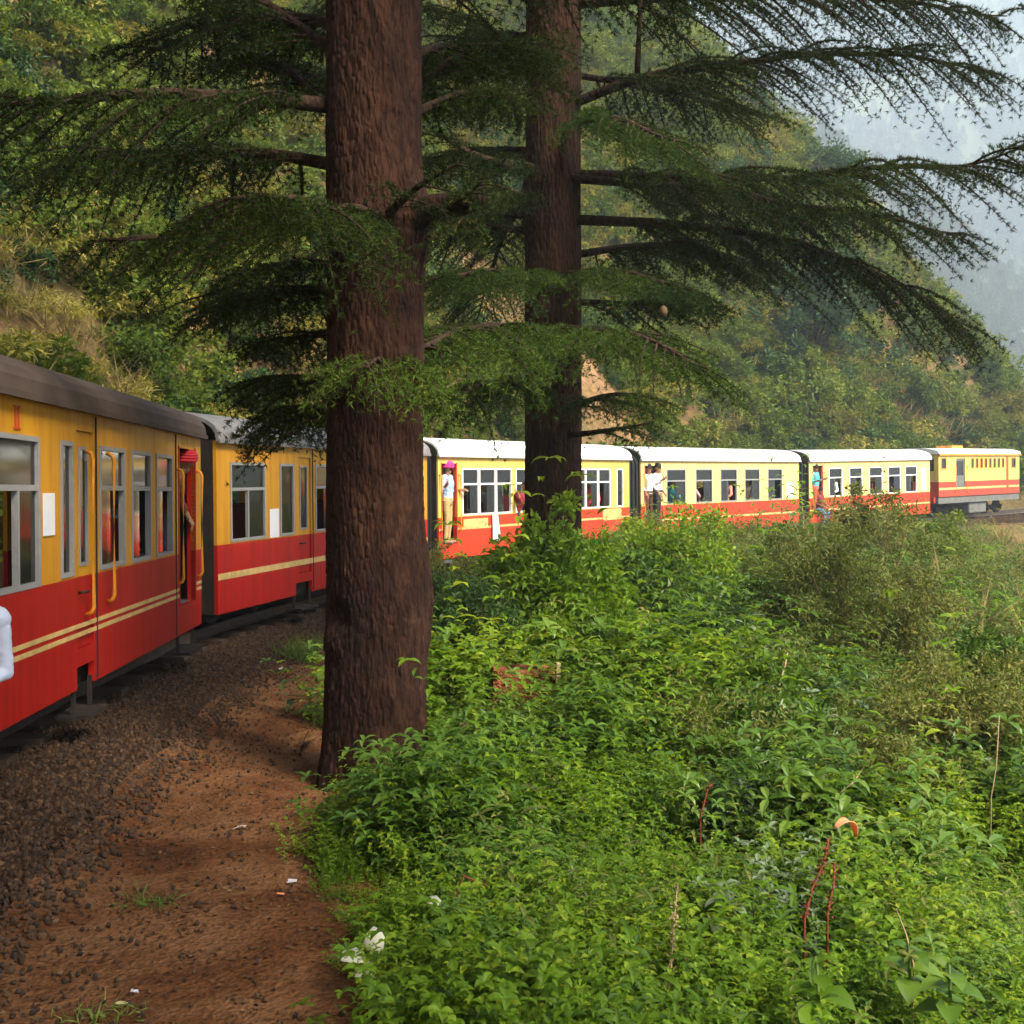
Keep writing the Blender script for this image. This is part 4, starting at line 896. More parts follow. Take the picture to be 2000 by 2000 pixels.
# single trees on the slope
def leafy_tree(x, y, h, rad, label, mat='treegreen', n=9000, ll=0.20, lw=0.12):
    z = gz(x, y); root = empty('hillside_tree', (x, y, z-0.2)); tag(root, label, 'tree', 'trees on the slope')
    (v, f), c = bush_leaves(n, rad, h*0.85, ll, lw, 60, 0.1, 'diamond', 0.6, 0.05); v = v+np.array([0,0,h*0.15]); c = c+np.array([0,0,h*0.15])
    obj('crown', mk_mesh('crown', v, f, M[mat]), root)
    mb = MB(); mb.tube([(0,0,-0.3),(0.1,0,h*0.3),(0.0,0.1,h*0.75)], [0.16,0.12,0.04], 10)
    for i in range(16):
        e = c[rng.integers(0, len(c))]; zb = h*(0.15+0.4*rng.random()); mb.tube([(0.05,0,zb),(e[0]*0.5,e[1]*0.5,(zb+e[2])/2+0.1),tuple(e)], [0.05,0.03,0.01], 6)
    mb.build('trunk', M['twig'], root, True)
leafy_tree(13.6, 49.5, 6.2, 2.3, 'dense dark green tree on the slope above the fourth and fifth coaches')
leafy_tree(10.8, 50.0, 5.0, 1.6, 'smaller pale tree left of the dense dark green one on the slope', 'scrub_green', 5000)
leafy_tree(-13.0, 29.0, 5.0, 1.8, 'bushy green tree on the slope above the second coach, left of the thick trunk', 'scrub_green', 7000, 0.13, 0.08)
leafy_tree(17.5, 60.0, 4.6, 1.9, 'rounded tree on the shoulder of the slope near the reddish rock face', 'treegreen', 5000)

# woods on the hills behind
def cone_src(h, r, n, mat):
    t = rng.random(n)**0.8; a = rng.random(n)*6.28; rr = r*(1-t)*(0.4+0.6*rng.random(n))
    p = np.stack([rr*np.cos(a), rr*np.sin(a), h*(0.08+0.92*t)], 1); d = np.stack([np.cos(a), np.sin(a), np.full(n,-0.25)], 1)
    return src('c', *leaf_cards(p, d, rdir(n, 1.5, 0.3), np.full(n, 0.9), np.full(n, 0.55), 0.2), M[mat])
def on_grid(G, N):
    Xg, Yg, Zg = G; r, c = Xg.shape; i = rng.random(N)*(r-1.001); j = rng.random(N)*(c-1.001); i0 = i.astype(int); j0 = j.astype(int); fi = i-i0; fj = j-j0
    bl = lambda Q: (Q[i0,j0]*(1-fi)*(1-fj)+Q[i0+1,j0]*fi*(1-fj)+Q[i0,j0+1]*(1-fi)*fj+Q[i0+1,j0+1]*fi*fj)
    return bl(Xg), bl(Yg), bl(Zg)
for nm, G, N, s0, lab in (('mid_hill_wood', MIDG, 22000, 0.9, 'hazy wood on the spur behind the near slope'), ('far_mountain_wood', FARG, 26000, 1.5, 'blue hazy forest on the far mountain')):
    x, y, z = on_grid(G, N); k = (x/y > 0.18) & (x/y < 0.60) & (z > -30) & (n2(x, y, 0.02 if nm[0] == 'f' else 0.05, 3, 120) > -0.13); x, y, z = x[k], y[k], z[k]
    s = s0*(0.6+0.8*rng.random(len(x)))
    scatter(nm, np.stack([x,y,z-0.3], 1), np.stack([np.zeros(len(x))]*2+[rng.random(len(x))*6.28], 1), s[:,None]*np.ones(3), rng.integers(0,3,len(x)), [cone_src(9,2.2,420,'farleaf'), cone_src(7,2.6,420,'farleaf'), bsrc('farleaf', 500, 0.9, 0.5, 6, 3)], label=lab)

# ground cover on the bank right of the path
def herb_src(mat, stems, h, ll, lw, pairs, kind='leaf', spread=0.22):
    pos, dd, up, ln, wd = [], [], [], [], []
    for s_ in range(stems):
        a = random.random()*6.28; b = np.array([math.cos(a), math.sin(a), 0])*spread*random.random(); lean = np.array([math.cos(a), math.sin(a), 0])*random.uniform(0.1,0.5); hh = h*random.uniform(0.55,1.1)
        for i in range(pairs):
            t = (i+1)/pairs; c = b+lean*hh*t*t+np.array([0,0,hh*t]); a0 = i*1.57+random.random()*0.6
            for q in range(2 if t < 1 else 4):
                an = a0+q*(3.14 if t < 1 else 1.57)+random.uniform(-0.3,0.3); pos.append(c); dd.append((math.cos(an), math.sin(an), random.uniform(-0.25,0.45))); up.append((random.uniform(-.2,.2),random.uniform(-.2,.2),1)); sz = (0.65+0.5*random.random())*(0.75+0.35*(1-t)); ln.append(ll*sz); wd.append(lw*sz)
    v, f = leaf_cards(np.array(pos), np.array(dd, float), np.array(up, float), ln, wd, 0.18, kind)
    return src('h', v, f, M[mat])
hs = [herb_src('herb', 20, 0.34, 0.044, 0.026, 8), herb_src('herb', 22, 0.28, 0.034, 0.021, 8), herb_src('herb', 16, 0.40, 0.055, 0.033, 7), herb_src('bushlight', 26, 0.26, 0.030, 0.016, 9), herb_src('herb_dark', 8, 0.42, 0.11, 0.040, 5), herb_src('herb_dark', 12, 0.36, 0.075, 0.022, 7), herb_src('grass', 22, 0.30, 0.036, 0.011, 10), grass_src('grass', 110, 0.36, 0.3), herb_src('herb_grey', 9, 0.40, 0.07, 0.028, 6), grass_src('dry', 50, 0.45, 0.3), herb_src('herb', 3, 0.95, 0.085, 0.034, 13, 'leaf', 0.12), herb_src('grass', 2, 1.1, 0.06, 0.014, 16, 'leaf', 0.1), herb_src('busholive', 3, 0.85, 0.06, 0.022, 14, 'leaf', 0.15)]
def bank_pts(N, y0, y1, pw=1.0):
    y = y0+(y1-y0)*rng.random(N)**pw; x = rng.uniform(-3.5, 18, N); u, tz, s = track_uv(x, y)
    edge = 3.15+0.58*np.clip((5.8-y)/1.5, 0, 1)+0.40*n2(x, y, 0.7, 2, 140)+0.1*np.clip(y-9,0,6)*0; k = (u > edge) & (x < 0.50*y+1.2) & (x > -0.52*y-0.5)
    k &= ~((np.hypot(x-t1x, y-t1y) < 0.62)); k &= ~((y > 8.5) & (y < 9.9) & (np.abs(x-0.13) < 0.36)); k &= ~((y > 8.2) & (u < 2.2))
    return x[k], y[k], u[k]
xa, ya, ua = bank_pts(19000, 2.0, 9.5); xb, yb, ub = bank_pts(12000, 8.5, 20); xc, yc, uc = bank_pts(14000, 16, 48)
x = np.concatenate([xa,xb,xc]); y = np.concatenate([ya,yb,yc]); u = np.concatenate([ua,ub,uc]); z = terrain(x, y)
# beyond the near tree growth comes right up to the ballast
N = 3500; y3 = rng.uniform(9.5, 40, N); x3 = rng.uniform(-4, 18, N); u3, _, _ = track_uv(x3, y3); k = (u3 > 1.75+0.9*(y3 < 13)) & (u3 < 4.2); x = np.concatenate([x, x3[k]]); y = np.concatenate([y, y3[k]]); u = np.concatenate([u, u3[k]]); z = terrain(x, y)
gap = n2(x, y, 1.5, 2, 155) > -0.27; x, y, u, z = x[gap], y[gap], u[gap], z[gap]
pn = n2(x, y, 0.75, 3, 150)+rng.normal(0, 0.055, len(x))
kind = np.digitize(pn, [-0.22,-0.15,-0.06,0.0,0.05,0.10,0.15,0.21,0.27]); kind = np.array([5,4,1,3,0,2,6,4,8,7])[kind]
fard = y > 18; kind = np.where(fard & (rng.random(len(x)) < 0.6), rng.choice([9,9,9,7,6], len(x)), kind)
kind = np.where((x > 0.28*y) & (y > 8) & (rng.random(len(x)) < 0.3), rng.choice([9,7,6], len(x)), kind)
kind = np.where((rng.random(len(x)) < 0.045) & (u > 3.9), rng.integers(10,13,len(x)), kind)
sc = (0.65+0.7*rng.random(len(x)))*np.clip(1.0+2.8*n2(x, y, 1.1, 2, 160), 0.5, 2.0)*np.where(y > 9, 1.35, 1.0)*np.where(y > 18, 1.35, 1)*np.clip(0.45+(u-3.3)*0.8, 0.45, 1)*np.where(y < 6, 0.72, 1)*np.where((kind == 4) & (y < 6), 0.7, 1)*np.where((u < 3.3) & (y > 9.5), 1.3, 1)
print('bank', len(x))
rot = np.stack([rng.normal(0,0.14,len(x)), rng.normal(0,0.14,len(x)), rng.random(len(x))*6.28], 1)
N = 4200; xs_ = rng.uniform(-1.5, 17, N); ys_ = 5.5+22*rng.random(N)**1.2; us_, _, _ = track_uv(xs_, ys_)
ks = (us_ > 4.3) & (xs_ < 0.5*ys_+1.5) & (np.hypot(xs_-t1x, ys_-t1y) > 0.9) & ~((ys_ > 8.0) & (ys_ < 10) & (np.abs(xs_-0.13) < 0.7)) & (np.abs(xs_-0.3) > 0.55*(ys_ < 13)) & (n2(xs_, ys_, 0.35, 2, 170)+0.012*(ys_-9) > -0.02); xs_, ys_ = xs_[ks], ys_[ks]
szs = (0.40+0.6*rng.random(len(xs_)))*np.clip(0.55+0.05*ys_, 0.8, 1.5)
scatter('bank_shrubs', np.stack([xs_, ys_, terrain(xs_, ys_)-0.08], 1), np.stack([rng.normal(0,.12,len(xs_)), rng.normal(0,.12,len(xs_)), rng.random(len(xs_))*6.28], 1), szs[:,None]*np.ones(3), rng.integers(0,6,len(xs_)),
  [bsrc('bushgreen', 1500, 0.075, 0.036), bsrc('busholive', 1500, 0.06, 0.026), bsrc('bushlight', 1300, 0.08, 0.045, 0.8, 0.6), bsrc('herb_dark', 900, 0.12, 0.05, 1.0, 0.5, 30, 0.2), bsrc('busholive', 1300, 0.08, 0.02, 1.1, 0.5), bsrc('herb', 1300, 0.075, 0.04, 0.9, 0.6)], label='small mixed shrubs growing through the herbs on the bank')
scatter('bank_ground_cover', np.stack([x,y,z-0.02], 1), rot, sc[:,None]*np.ones(3), kind, hs, label='lush mixed herbs and grass covering the bank right of the path')

# ------------------------------------------------------------------ people
def pmat(name, col, rough=0.8): return paint(name, col, rough, 0.15, tuple(c*0.6 for c in col), 8, 0.004)
M['skin'] = pmat('skin_brown', (0.28,0.14,0.08), 0.55); M['hair'] = pmat('hair_black', (0.012,0.01,0.009), 0.5)
def capsule(mb, a, b, ra, rb, n=10):
    a = np.asarray(a, float); b = np.asarray(b, float); d = b-a; l = np.linalg.norm(d)+1e-6; d = d/l; pts = []; rs = []
    for t in (-1,-0.85,-0.5): pts.append(a+d*ra*t); rs.append(ra*math.sqrt(max(1-t*t, 0.02)))
    pts.append(a); rs.append(ra); pts.append(b); rs.append(rb)
    for t in (0.5,0.85,1): pts.append(b+d*rb*t); rs.append(rb*math.sqrt(max(1-t*t, 0.02)))
    mb.tube(np.array(pts), rs, n)
def body(name, label, parent, origin, rotz, J, cols, voxel=0.012, hat=None, group='passengers of the train', tilt=(0,0)):
    """J: joints in metres, figure facing -y, origin at its feet or seat. cols: skin, shirt, trousers, shoe colours. parent: the coach it rides in (used for placing only)"""
    V = lambda k: np.array(J[k], float); segs = []
    def S(a, b, ra, rb, m): segs.append((np.asarray(a, float), np.asarray(b, float), ra, rb, m))
    pe, ch, ne, he = V('pelvis'), V('chest'), V('neck'), V('head')
    S(pe, (pe+ch)/2, 0.135, 0.13, 1); S((pe+ch)/2, ch, 0.13, 0.15, 1)
    for s in ('l','r'):
        sh, el, wr = V('sh'+s), V('el'+s), V('wr'+s); S(ch, sh*0.9+ch*0.1, 0.11, 0.085, 1)
        sl = J.get('sleeve', 0.55); md = el+(wr-el)*0.0
        S(sh, sh+(el-sh)*1.0, 0.062, 0.048, 1); S(el, el+(wr-el)*sl, 0.047, 0.042, 1); S(el+(wr-el)*sl, wr, 0.036, 0.027, 0)
        d = (wr-el)/np.linalg.norm(wr-el); sd_ = np.cross(d, [0,-1,0.3]); sd_ /= np.linalg.norm(sd_)+1e-6; nn = np.cross(d, sd_)
        S(wr, wr+d*0.075, 0.030, 0.036, 0)
        for i, (o_, l_) in enumerate(((-0.03,0.065),(-0.01,0.078),(0.01,0.073),(0.03,0.055))):
            k0 = wr+d*0.085+sd_*o_; k1 = k0+d*l_*0.55+nn*0.012; S(k0, k1, 0.0105, 0.0095, 0); S(k1, k1+d*l_*0.4+nn*0.025, 0.0095, 0.008, 0)
        t0 = wr+d*0.03+sd_*0.035; S(t0, t0+sd_*0.03+d*0.03+nn*0.02, 0.012, 0.010, 0)
        hp, kn, an = V('hip'+s), V('kn'+s), V('an'+s); S(hp, kn, 0.095, 0.062, 2); S(kn, an, 0.062, 0.045, 2)
        fd = np.array(J.get('foot', (0,-1,0)), float); S(an+np.array([0,0.02,-0.04]), an+fd*0.15+np.array([0,0,-0.05]), 0.042, 0.033, 3)
    S(pe, (V('hipl')+V('hipr'))/2, 0.14, 0.13, 2)
    S(ne-(ne-ch)*0.15, he-(he-ne)*0.25, 0.056, 0.052, 0)
    fw = np.array(J.get('look', (0,-1,0)), float); fw /= np.linalg.norm(fw); up = he-ne; up /= np.linalg.norm(up); rt = np.cross(fw, up)
    S(he+up*0.02+fw*-0.015, he+up*0.05, 0.092, 0.092, 0); S(he-up*0.06+fw*0.03, he-up*0.075+fw*0.05, 0.058, 0.045, 0)
    S(he+fw*0.10-up*0.005, he+fw*0.112-up*0.03, 0.010, 0.015, 0)
    for q in (-1,1):
        S(he+rt*q*0.092-up*0.005, he+rt*q*0.095+up*0.025, 0.014, 0.018, 0); S(he+fw*0.083+rt*q*0.034+up*0.018, he+fw*0.086+rt*q*0.036+up*0.018, 0.012, 0.012, 4)
    S(he+fw*0.083-up*0.06+rt*0.018, he+fw*0.083-up*0.06-rt*0.018, 0.009, 0.009, 5)
    mb = MB()
    for a, b, ra, rb, m in segs: capsule(mb, a, b, ra, rb)
    me = mb.mesh('tmp', M['skin']); o = bpy.data.objects.new('tmp', me); scn.collection.objects.link(o)
    r = o.modifiers.new('r', 'REMESH'); r.mode = 'VOXEL'; r.voxel_size = voxel; r.use_smooth_shade = True
    sm_ = o.modifiers.new('s', 'SMOOTH'); sm_.factor = 0.5; sm_.iterations = 3
    dg = bpy.context.evaluated_depsgraph_get(); em = bpy.data.meshes.new_from_object(o.evaluated_get(dg)); bpy.data.objects.remove(o)
    nf = len(em.polygons); cen = np.empty(nf*3); em.polygons.foreach_get('center', cen); cen = cen.reshape(-1,3)
    best = np.full(nf, 1e9); mi = np.zeros(nf, int)
    for a, b, ra, rb, m in segs:
        ab = b-a; t = np.clip(((cen-a)@ab)/(ab@ab+1e-9), 0, 1); dd = np.linalg.norm(cen-(a+t[:,None]*ab), axis=1)-(ra+(rb-ra)*t)
        if m in (4,5): dd = dd-0.006
        w = dd < best; best[w] = dd[w]; mi[w] = m
    em.materials.clear()
    for m in (cols[0], pmat(name+'_shirt', cols[1]), pmat(name+'_trousers', cols[2]), pmat(name+'_shoe', cols[3]), M['hair'], pmat('lip', (0.22,0.07,0.05))): em.materials.append(m)
    em.polygons.foreach_set('material_index', mi.astype(np.int32)); em.polygons.foreach_set('use_smooth', np.ones(nf, bool)); em.update()
    em.name = name
    nv = len(em.vertices); co = np.empty(nv*3); em.vertices.foreach_get('co', co); co = co.reshape(-1,3); vn = np.empty(nv*3); em.vertices.foreach_get('normal', vn); vn = vn.reshape(-1,3)
    cl = np.zeros(nv); lv_ = np.empty(len(em.loops), np.int32); em.loops.foreach_get('vertex_index', lv_); lt = np.empty(nf, np.int32); em.polygons.foreach_get('loop_total', lt); fm = np.repeat(mi, lt); cl[lv_[(fm == 1) | (fm == 2)]] = 1
    fold = np.abs(fbm(co*np.array([9,9,22])+fbm(co*5, 2, 300)[:,None]*3, 2, 310))*2-0.35
    em.vertices.foreach_set('co', (co+vn*(cl*fold*0.011)[:,None]).ravel()); em.update()
    root = obj('person', em); tag(root, label, 'person', group)
    Mp = parent.matrix_world if parent else Matrix.Identity(4)
    root.matrix_world = Mp @ Matrix.Translation(origin) @ Euler((tilt[0], tilt[1], rotz)).to_matrix().to_4x4()
    # hair or turban
    mb = MB(); k = 9
    if hat and hat[0] == 'turban':
        for i in range(k):
            f = i/(k-1); mb.add(*ring_band(he, up, fw, rt, 0.02+0.13*f, 0.118*math.sqrt(max(1-(f*0.95)**2.2, 0.05))+0.012*(i % 2)))
        mb.build('turban', pmat('turban_'+name, hat[1]), root, True)
    else:
        for i in range(k):
            f = i/(k-1); mb.add(*ring_band(he-fw*0.018, up, fw, rt, 0.035+0.12*f, 0.108*math.sqrt(max(1-(f*0.97)**2, 0.03))))
        mb.build('hair', M['hair'] if not hat else pmat('hair_'+name, hat[1]), root, True)
    return root
def ring_band(he, up, fw, rt, h, r, n=16):
    v = []
    for hh, rr in ((h-0.012, r*0.98),(h, r*1.04),(h+0.012, r*0.97)):
        for i in range(n): a = 6.2832*i/n; v.append(he+up*hh+fw*rr*math.cos(a)*1.08+rt*rr*math.sin(a)*0.95)
    f = [(j*n+i, j*n+(i+1)%n, (j+1)*n+(i+1)%n, (j+1)*n+i) for j in range(2) for i in range(n)]+[tuple(range(n))[::-1], tuple(2*n+i for i in range(n))]
    return v, f
def standing(**k):
    J = dict(pelvis=(0,0,0.93), chest=(0,-0.01,1.27), neck=(0,0,1.45), head=(0,-0.02,1.58), shl=(-0.18,0,1.39), shr=(0.18,0,1.39), ell=(-0.25,0.03,1.11), elr=(0.25,0.03,1.11), wrl=(-0.25,-0.12,0.90), wrr=(0.25,-0.12,0.90),
             hipl=(-0.09,0,0.90), hipr=(0.09,0,0.90), knl=(-0.10,-0.02,0.49), knr=(0.10,-0.02,0.49), anl=(-0.11,0.02,0.09), anr=(0.11,0.02,0.09)); J.update(k); return J
def seated(**k):
    J = dict(pelvis=(0,0,0.12), chest=(0,-0.02,0.46), neck=(0,-0.02,0.64), head=(0,-0.04,0.77), shl=(-0.18,0,0.58), shr=(0.18,0,0.58), ell=(-0.24,-0.02,0.32), elr=(0.24,-0.02,0.32), wrl=(-0.14,-0.24,0.24), wrr=(0.14,-0.24,0.24),
             hipl=(-0.09,-0.02,0.09), hipr=(0.09,-0.02,0.09), knl=(-0.11,-0.42,0.09), knr=(0.11,-0.42,0.09), anl=(-0.11,-0.44,-0.30), anr=(0.11,-0.44,-0.30)); J.update(k); return J
bpy.context.view_layer.update()
sk = M['skin']
# coach 1: leaning out of the end doorway, and sitting in the doorway beyond the left edge
body('leaner', 'passenger in a red turban leaning out of the nearest coach doorway', c1, (f1(0.62),0.30,FLOOR), 0.25, standing(chest=(0.02,-0.12,1.24), neck=(0.03,-0.20,1.40), head=(0.04,-0.25,1.53), shl=(-0.16,-0.10,1.36), shr=(0.19,-0.14,1.36), ell=(-0.30,-0.14,1.12), wrl=(-0.36,-0.06,1.30), elr=(0.26,-0.22,1.10), wrr=(0.20,-0.30,0.92), look=(0.5,-1,0)), (sk,(0.10,0.03,0.02),(0.03,0.03,0.05),(0.02,0.02,0.02)), 0.010, ('turban',(0.55,0.03,0.05)))
body('sitter', 'passenger in a white shirt sitting in a doorway, cut by the left picture edge', c1, (f1(6.50),-0.07,FLOOR+0.02), -1.57, seated(chest=(0.05,-0.04,0.42), neck=(0.06,-0.08,0.58), head=(0.05,-0.13,0.71), shr=(0.23,0.0,0.48), shl=(-0.13,-0.02,0.54), elr=(0.25,0.04,0.17), wrr=(0.16,-0.22,0.12), sleeve=0.75), (sk,(0.62,0.66,0.80),(0.05,0.05,0.07),(0.02,0.02,0.02)), 0.010)
body('inside_white', 'passenger in white seated behind the rear windows of the nearest coach', c1, (f1(2.0),0.42,FLOOR+0.45), 1.4, seated(), (sk,(0.7,0.68,0.72),(0.05,0.05,0.07),(0.02,0.02,0.02)), 0.016)
body('inside_red', 'passenger in red seated behind the large window of the nearest coach', c1, (f1(5.25),0.55,FLOOR+0.45), -1.4, seated(), (sk,(0.55,0.03,0.04),(0.05,0.05,0.07),(0.02,0.02,0.02)), 0.016)
body('inside_orange', 'passenger in orange behind the narrow window of the nearest coach', c1, (f1(4.5),0.9,FLOOR+0.45), -1.2, seated(), (sk,(0.6,0.14,0.03),(0.05,0.05,0.07),(0.02,0.02,0.02)), 0.016)
# coach 3
body('pink_turban', 'man in pink turban, blue shirt and khaki trousers in the third coach doorway', c3, (0.37,0.06,FLOOR), 0.35, standing(look=(0.5,-1,0), wrr=(0.30,-0.22,1.12), wrl=(-0.28,-0.05,1.20)), (sk,(0.38,0.50,0.72),(0.48,0.33,0.14),(0.35,0.2,0.15)), 0.012, ('turban',(0.85,0.06,0.30)))
body('window_leaner', 'person in dark red leaning out of a window beside the farther trunk', c3, (2.98,0.12,FLOOR+0.47), 0.1, seated(chest=(0,-0.16,0.42), neck=(0,-0.24,0.58), head=(-0.02,-0.30,0.70), shl=(-0.18,-0.18,0.52), shr=(0.18,-0.18,0.52), ell=(-0.26,-0.32,0.34), wrl=(-0.38,-0.30,0.52), elr=(0.22,-0.34,0.30), wrr=(0.12,-0.42,0.18), knl=(-0.11,0.22,0.08), knr=(0.11,0.22,0.08), anl=(-0.11,0.26,-0.3), anr=(0.11,0.26,-0.3), look=(-0.4,-1,0)), (sk,(0.22,0.02,0.03),(0.05,0.05,0.07),(0.02,0.02,0.02)), 0.014)
body('inside_pink', 'passenger in bright pink behind the far windows of the third coach', c3, (6.95,0.4,FLOOR+0.45), -1.3, seated(), (sk,(0.75,0.06,0.12),(0.05,0.05,0.07),(0.02,0.02,0.02)), 0.018)
body('inside_grey', 'passenger in pale grey behind the first windows of the third coach', c3, (2.35,0.38,FLOOR+0.45), -1.3, seated(), (sk,(0.6,0.6,0.62),(0.05,0.05,0.2),(0.02,0.02,0.02)), 0.018)
# coach 4 doorway and windows
body('door_white', 'man in a long white kurta standing in the fourth coach doorway', c4, (0.40,0.05,FLOOR), 0.0, standing(look=(0.4,-1,0), elr=(0.24,-0.12,1.18), wrr=(0.30,-0.28,1.28)), (sk,(0.78,0.74,0.74),(0.10,0.04,0.02),(0.03,0.03,0.03)), 0.014)
body('door_boy', 'boy in a white shirt and dark shorts squeezed beside the kurta in the doorway', c4, (0.74,-0.02,FLOOR+0.02), 0.3, standing(), (sk,(0.80,0.78,0.80),(0.03,0.025,0.03),(0.2,0.1,0.06)), 0.014)
W4 = [(2.02,0.33,(0.10,0.45,0.55),'teal','first',-0.3),(2.98,0.36,(0.70,0.32,0.36),'pale pink','second',0.2),(4.26,0.36,(0.65,0.07,0.12),'crimson','third',0.6),(4.95,0.36,(0.55,0.25,0.18),'brick red','third',-0.5),(6.32,0.36,(0.60,0.40,0.34),'beige','fourth',-0.2),(7.12,0.36,(0.70,0.20,0.22),'coral','fifth',0.3)]
for x_, y_, col, cn_, wn_, rz in W4:
    body('rider_'+cn_.replace(' ','_'), 'passenger in %s at the %s window of the fourth coach' % (cn_, wn_), c4, (x_, y_, FLOOR+0.45), (1.25 if rz > 0 else -1.25), seated(ell=(-0.24,-0.16,0.34), elr=(0.24,-0.16,0.34)), (sk, col, (0.05,0.05,0.08), (0.02,0.02,0.02)), 0.018)
# coach 5
body('door_cyan', 'man in a cyan shirt standing in the fifth coach doorway', c5, (0.44,0.06,FLOOR), 0.2, standing(wrl=(-0.30,-0.2,1.15), wrr=(0.30,-0.2,1.2)), (sk,(0.10,0.52,0.62),(0.45,0.10,0.04),(0.03,0.03,0.03)), 0.014)
body('door_jeans', 'person in blue jeans sitting on the fifth coach door sill', c5, (0.62,0.02,FLOOR+0.03), 0.0, seated(knl=(-0.11,-0.28,0.02), knr=(0.11,-0.28,0.02), anl=(-0.11,-0.26,-0.42), anr=(0.11,-0.26,-0.42)), (sk,(0.18,0.03,0.03),(0.16,0.30,0.58),(0.3,0.3,0.35)), 0.014)
body('rider_white', 'passenger in white at the first window of the fifth coach', c5, (1.88,0.36,FLOOR+0.45), -1.25, seated(), (sk,(0.8,0.8,0.8),(0.05,0.05,0.08),(0.02,0.02,0.02)), 0.018)

# ------------------------------------------------------------------ small things
# white cloth hung from a window of the third coach
def cloth():
    v, f = [], []; nu, nv = 12, 22
    for j in range(nv+1):
        t = j/nv
        for i in range(nu+1):
            s = i/nu-0.5; w = 0.20+0.14*t; v.append((1.98+s*w+0.03*t, -0.030-0.018*math.cos(s*14+t*1.5)*(0.4+t)-0.02*t, 0.90-0.62*t-0.03*abs(s)))
    for j in range(nv):
        for i in range(nu): a = j*(nu+1)+i; f.append((a,a+1,a+nu+2,a+nu+1))
    o = obj('hanging_cloth', mk_mesh('hanging_cloth', v, [np.array(f)], pmat('white_cloth', (0.82,0.82,0.82)), smooth=True)); so = o.modifiers.new('s','SOLIDIFY'); so.thickness = 0.006
    o.matrix_world = c3.matrix_world.copy(); tag(o, 'white cloth hung from a window sill of the third coach', 'cloth')
cloth()
# distinct broad-leaved plants, every large leaf its own part
lv, lf = leaf_cards(np.zeros((1,3)), np.array([[1.,0,0]]), np.array([[0,0,1.]]), [1.0], [0.30], 0.16, 'leaf')
LEAF = {m: mk_mesh('leaf', lv, lf, M[m], smooth=True) for m in ('herb_dark','herb_grey','herb','bushbrown')}
rv, rf_ = leaf_cards(np.zeros((1,3)), np.array([[1.,0,0]]), np.array([[0,0,1.]]), [1.0], [0.72], 0.10, 'leaf')
RLEAF = {m: mk_mesh('leaf', rv, rf_, M[m], smooth=True) for m in ('herb_dark','herb_grey','herb')}
def rosette(px, py, d, label, n, ll, mat, round_=False, h=None, tilt=0.15, rings=2):
    c = P(px, py, d); g = gz(c[0], c[1]); hh = max(c[2]-g, 0.14)+(0.12 if d > 5 else 0.02); root = empty('broad_leaved_plant', (c[0], c[1], g)); tag(root, label, 'plant', 'broad-leaved plants on the bank')
    MB().tube([(0,0,-0.05),(0.015,0.01,hh*0.5),(0,0,hh)], [0.009,0.008,0.005], 6).build('stem', M['grass'], root, True)
    for i in range(n):
        o = obj('leaf', (RLEAF if round_ else LEAF)[mat], root); a = i*2.4+random.uniform(-.25,.25); k = i/n
        o.location = (0,0,hh*(1-0.35*k)); o.rotation_euler = (random.uniform(-.25,.25), -tilt+0.45*k+random.uniform(-.12,.12), a); sc_ = ll*(0.55+0.55*k+random.uniform(-.1,.1)); o.scale = (sc_,)*3
    return root
rosette(830, 1540, 6.6, 'lance-leaved plant at the foot of the thick trunk', 12, 0.24, 'herb_dark')
rosette(690, 1560, 6.9, 'leafy plant hanging over the path edge left of the lance-leaved one', 9, 0.20, 'herb_dark')
rosette(930, 1560, 6.4, 'drooping long-leaved plant right of the thick trunk foot', 10, 0.22, 'herb_dark')
rosette(1040, 1680, 5.6, 'plant with big overlapping green leaves in the middle of the bank', 11, 0.21, 'herb_dark')
rosette(1060, 1745, 5.2, 'low plant with rounded light green leaves below the big-leaved one', 8, 0.14, 'herb', True)
rosette(1455, 1235, 9.8, 'pale grey-green star-shaped plant in front of the dark bush', 9, 0.36, 'herb_grey')
rosette(985, 1400, 8.6, 'grey-green drooping plant below the red clay block', 9, 0.22, 'herb_grey')
rosette(1690, 1400, 8.4, 'silvery leafy plant left of the yellow-green bush', 12, 0.22, 'herb_grey')
rosette(1620, 1420, 8.2, 'leaf cluster just left of the silvery plant', 9, 0.18, 'herb_grey')
rosette(1100, 1000, 12.0, 'grey leaves topping the vine at the farther deodar', 8, 0.20, 'herb_grey')
rosette(1860, 1900, 3.9, 'large pointed-leaf plant in the lower right corner', 10, 0.15, 'herb_dark', True)
rosette(1600, 1900, 4.0, 'plant with one big dock leaf near the bottom', 8, 0.16, 'herb', True)
rosette(1420, 1740, 4.9, 'round-leaved plant by the bare red soil', 8, 0.13, 'herb_grey', True)
rosette(1780, 1860, 4.2, 'spreading leafy plant left of the lower right corner', 9, 0.15, 'herb_dark', True)
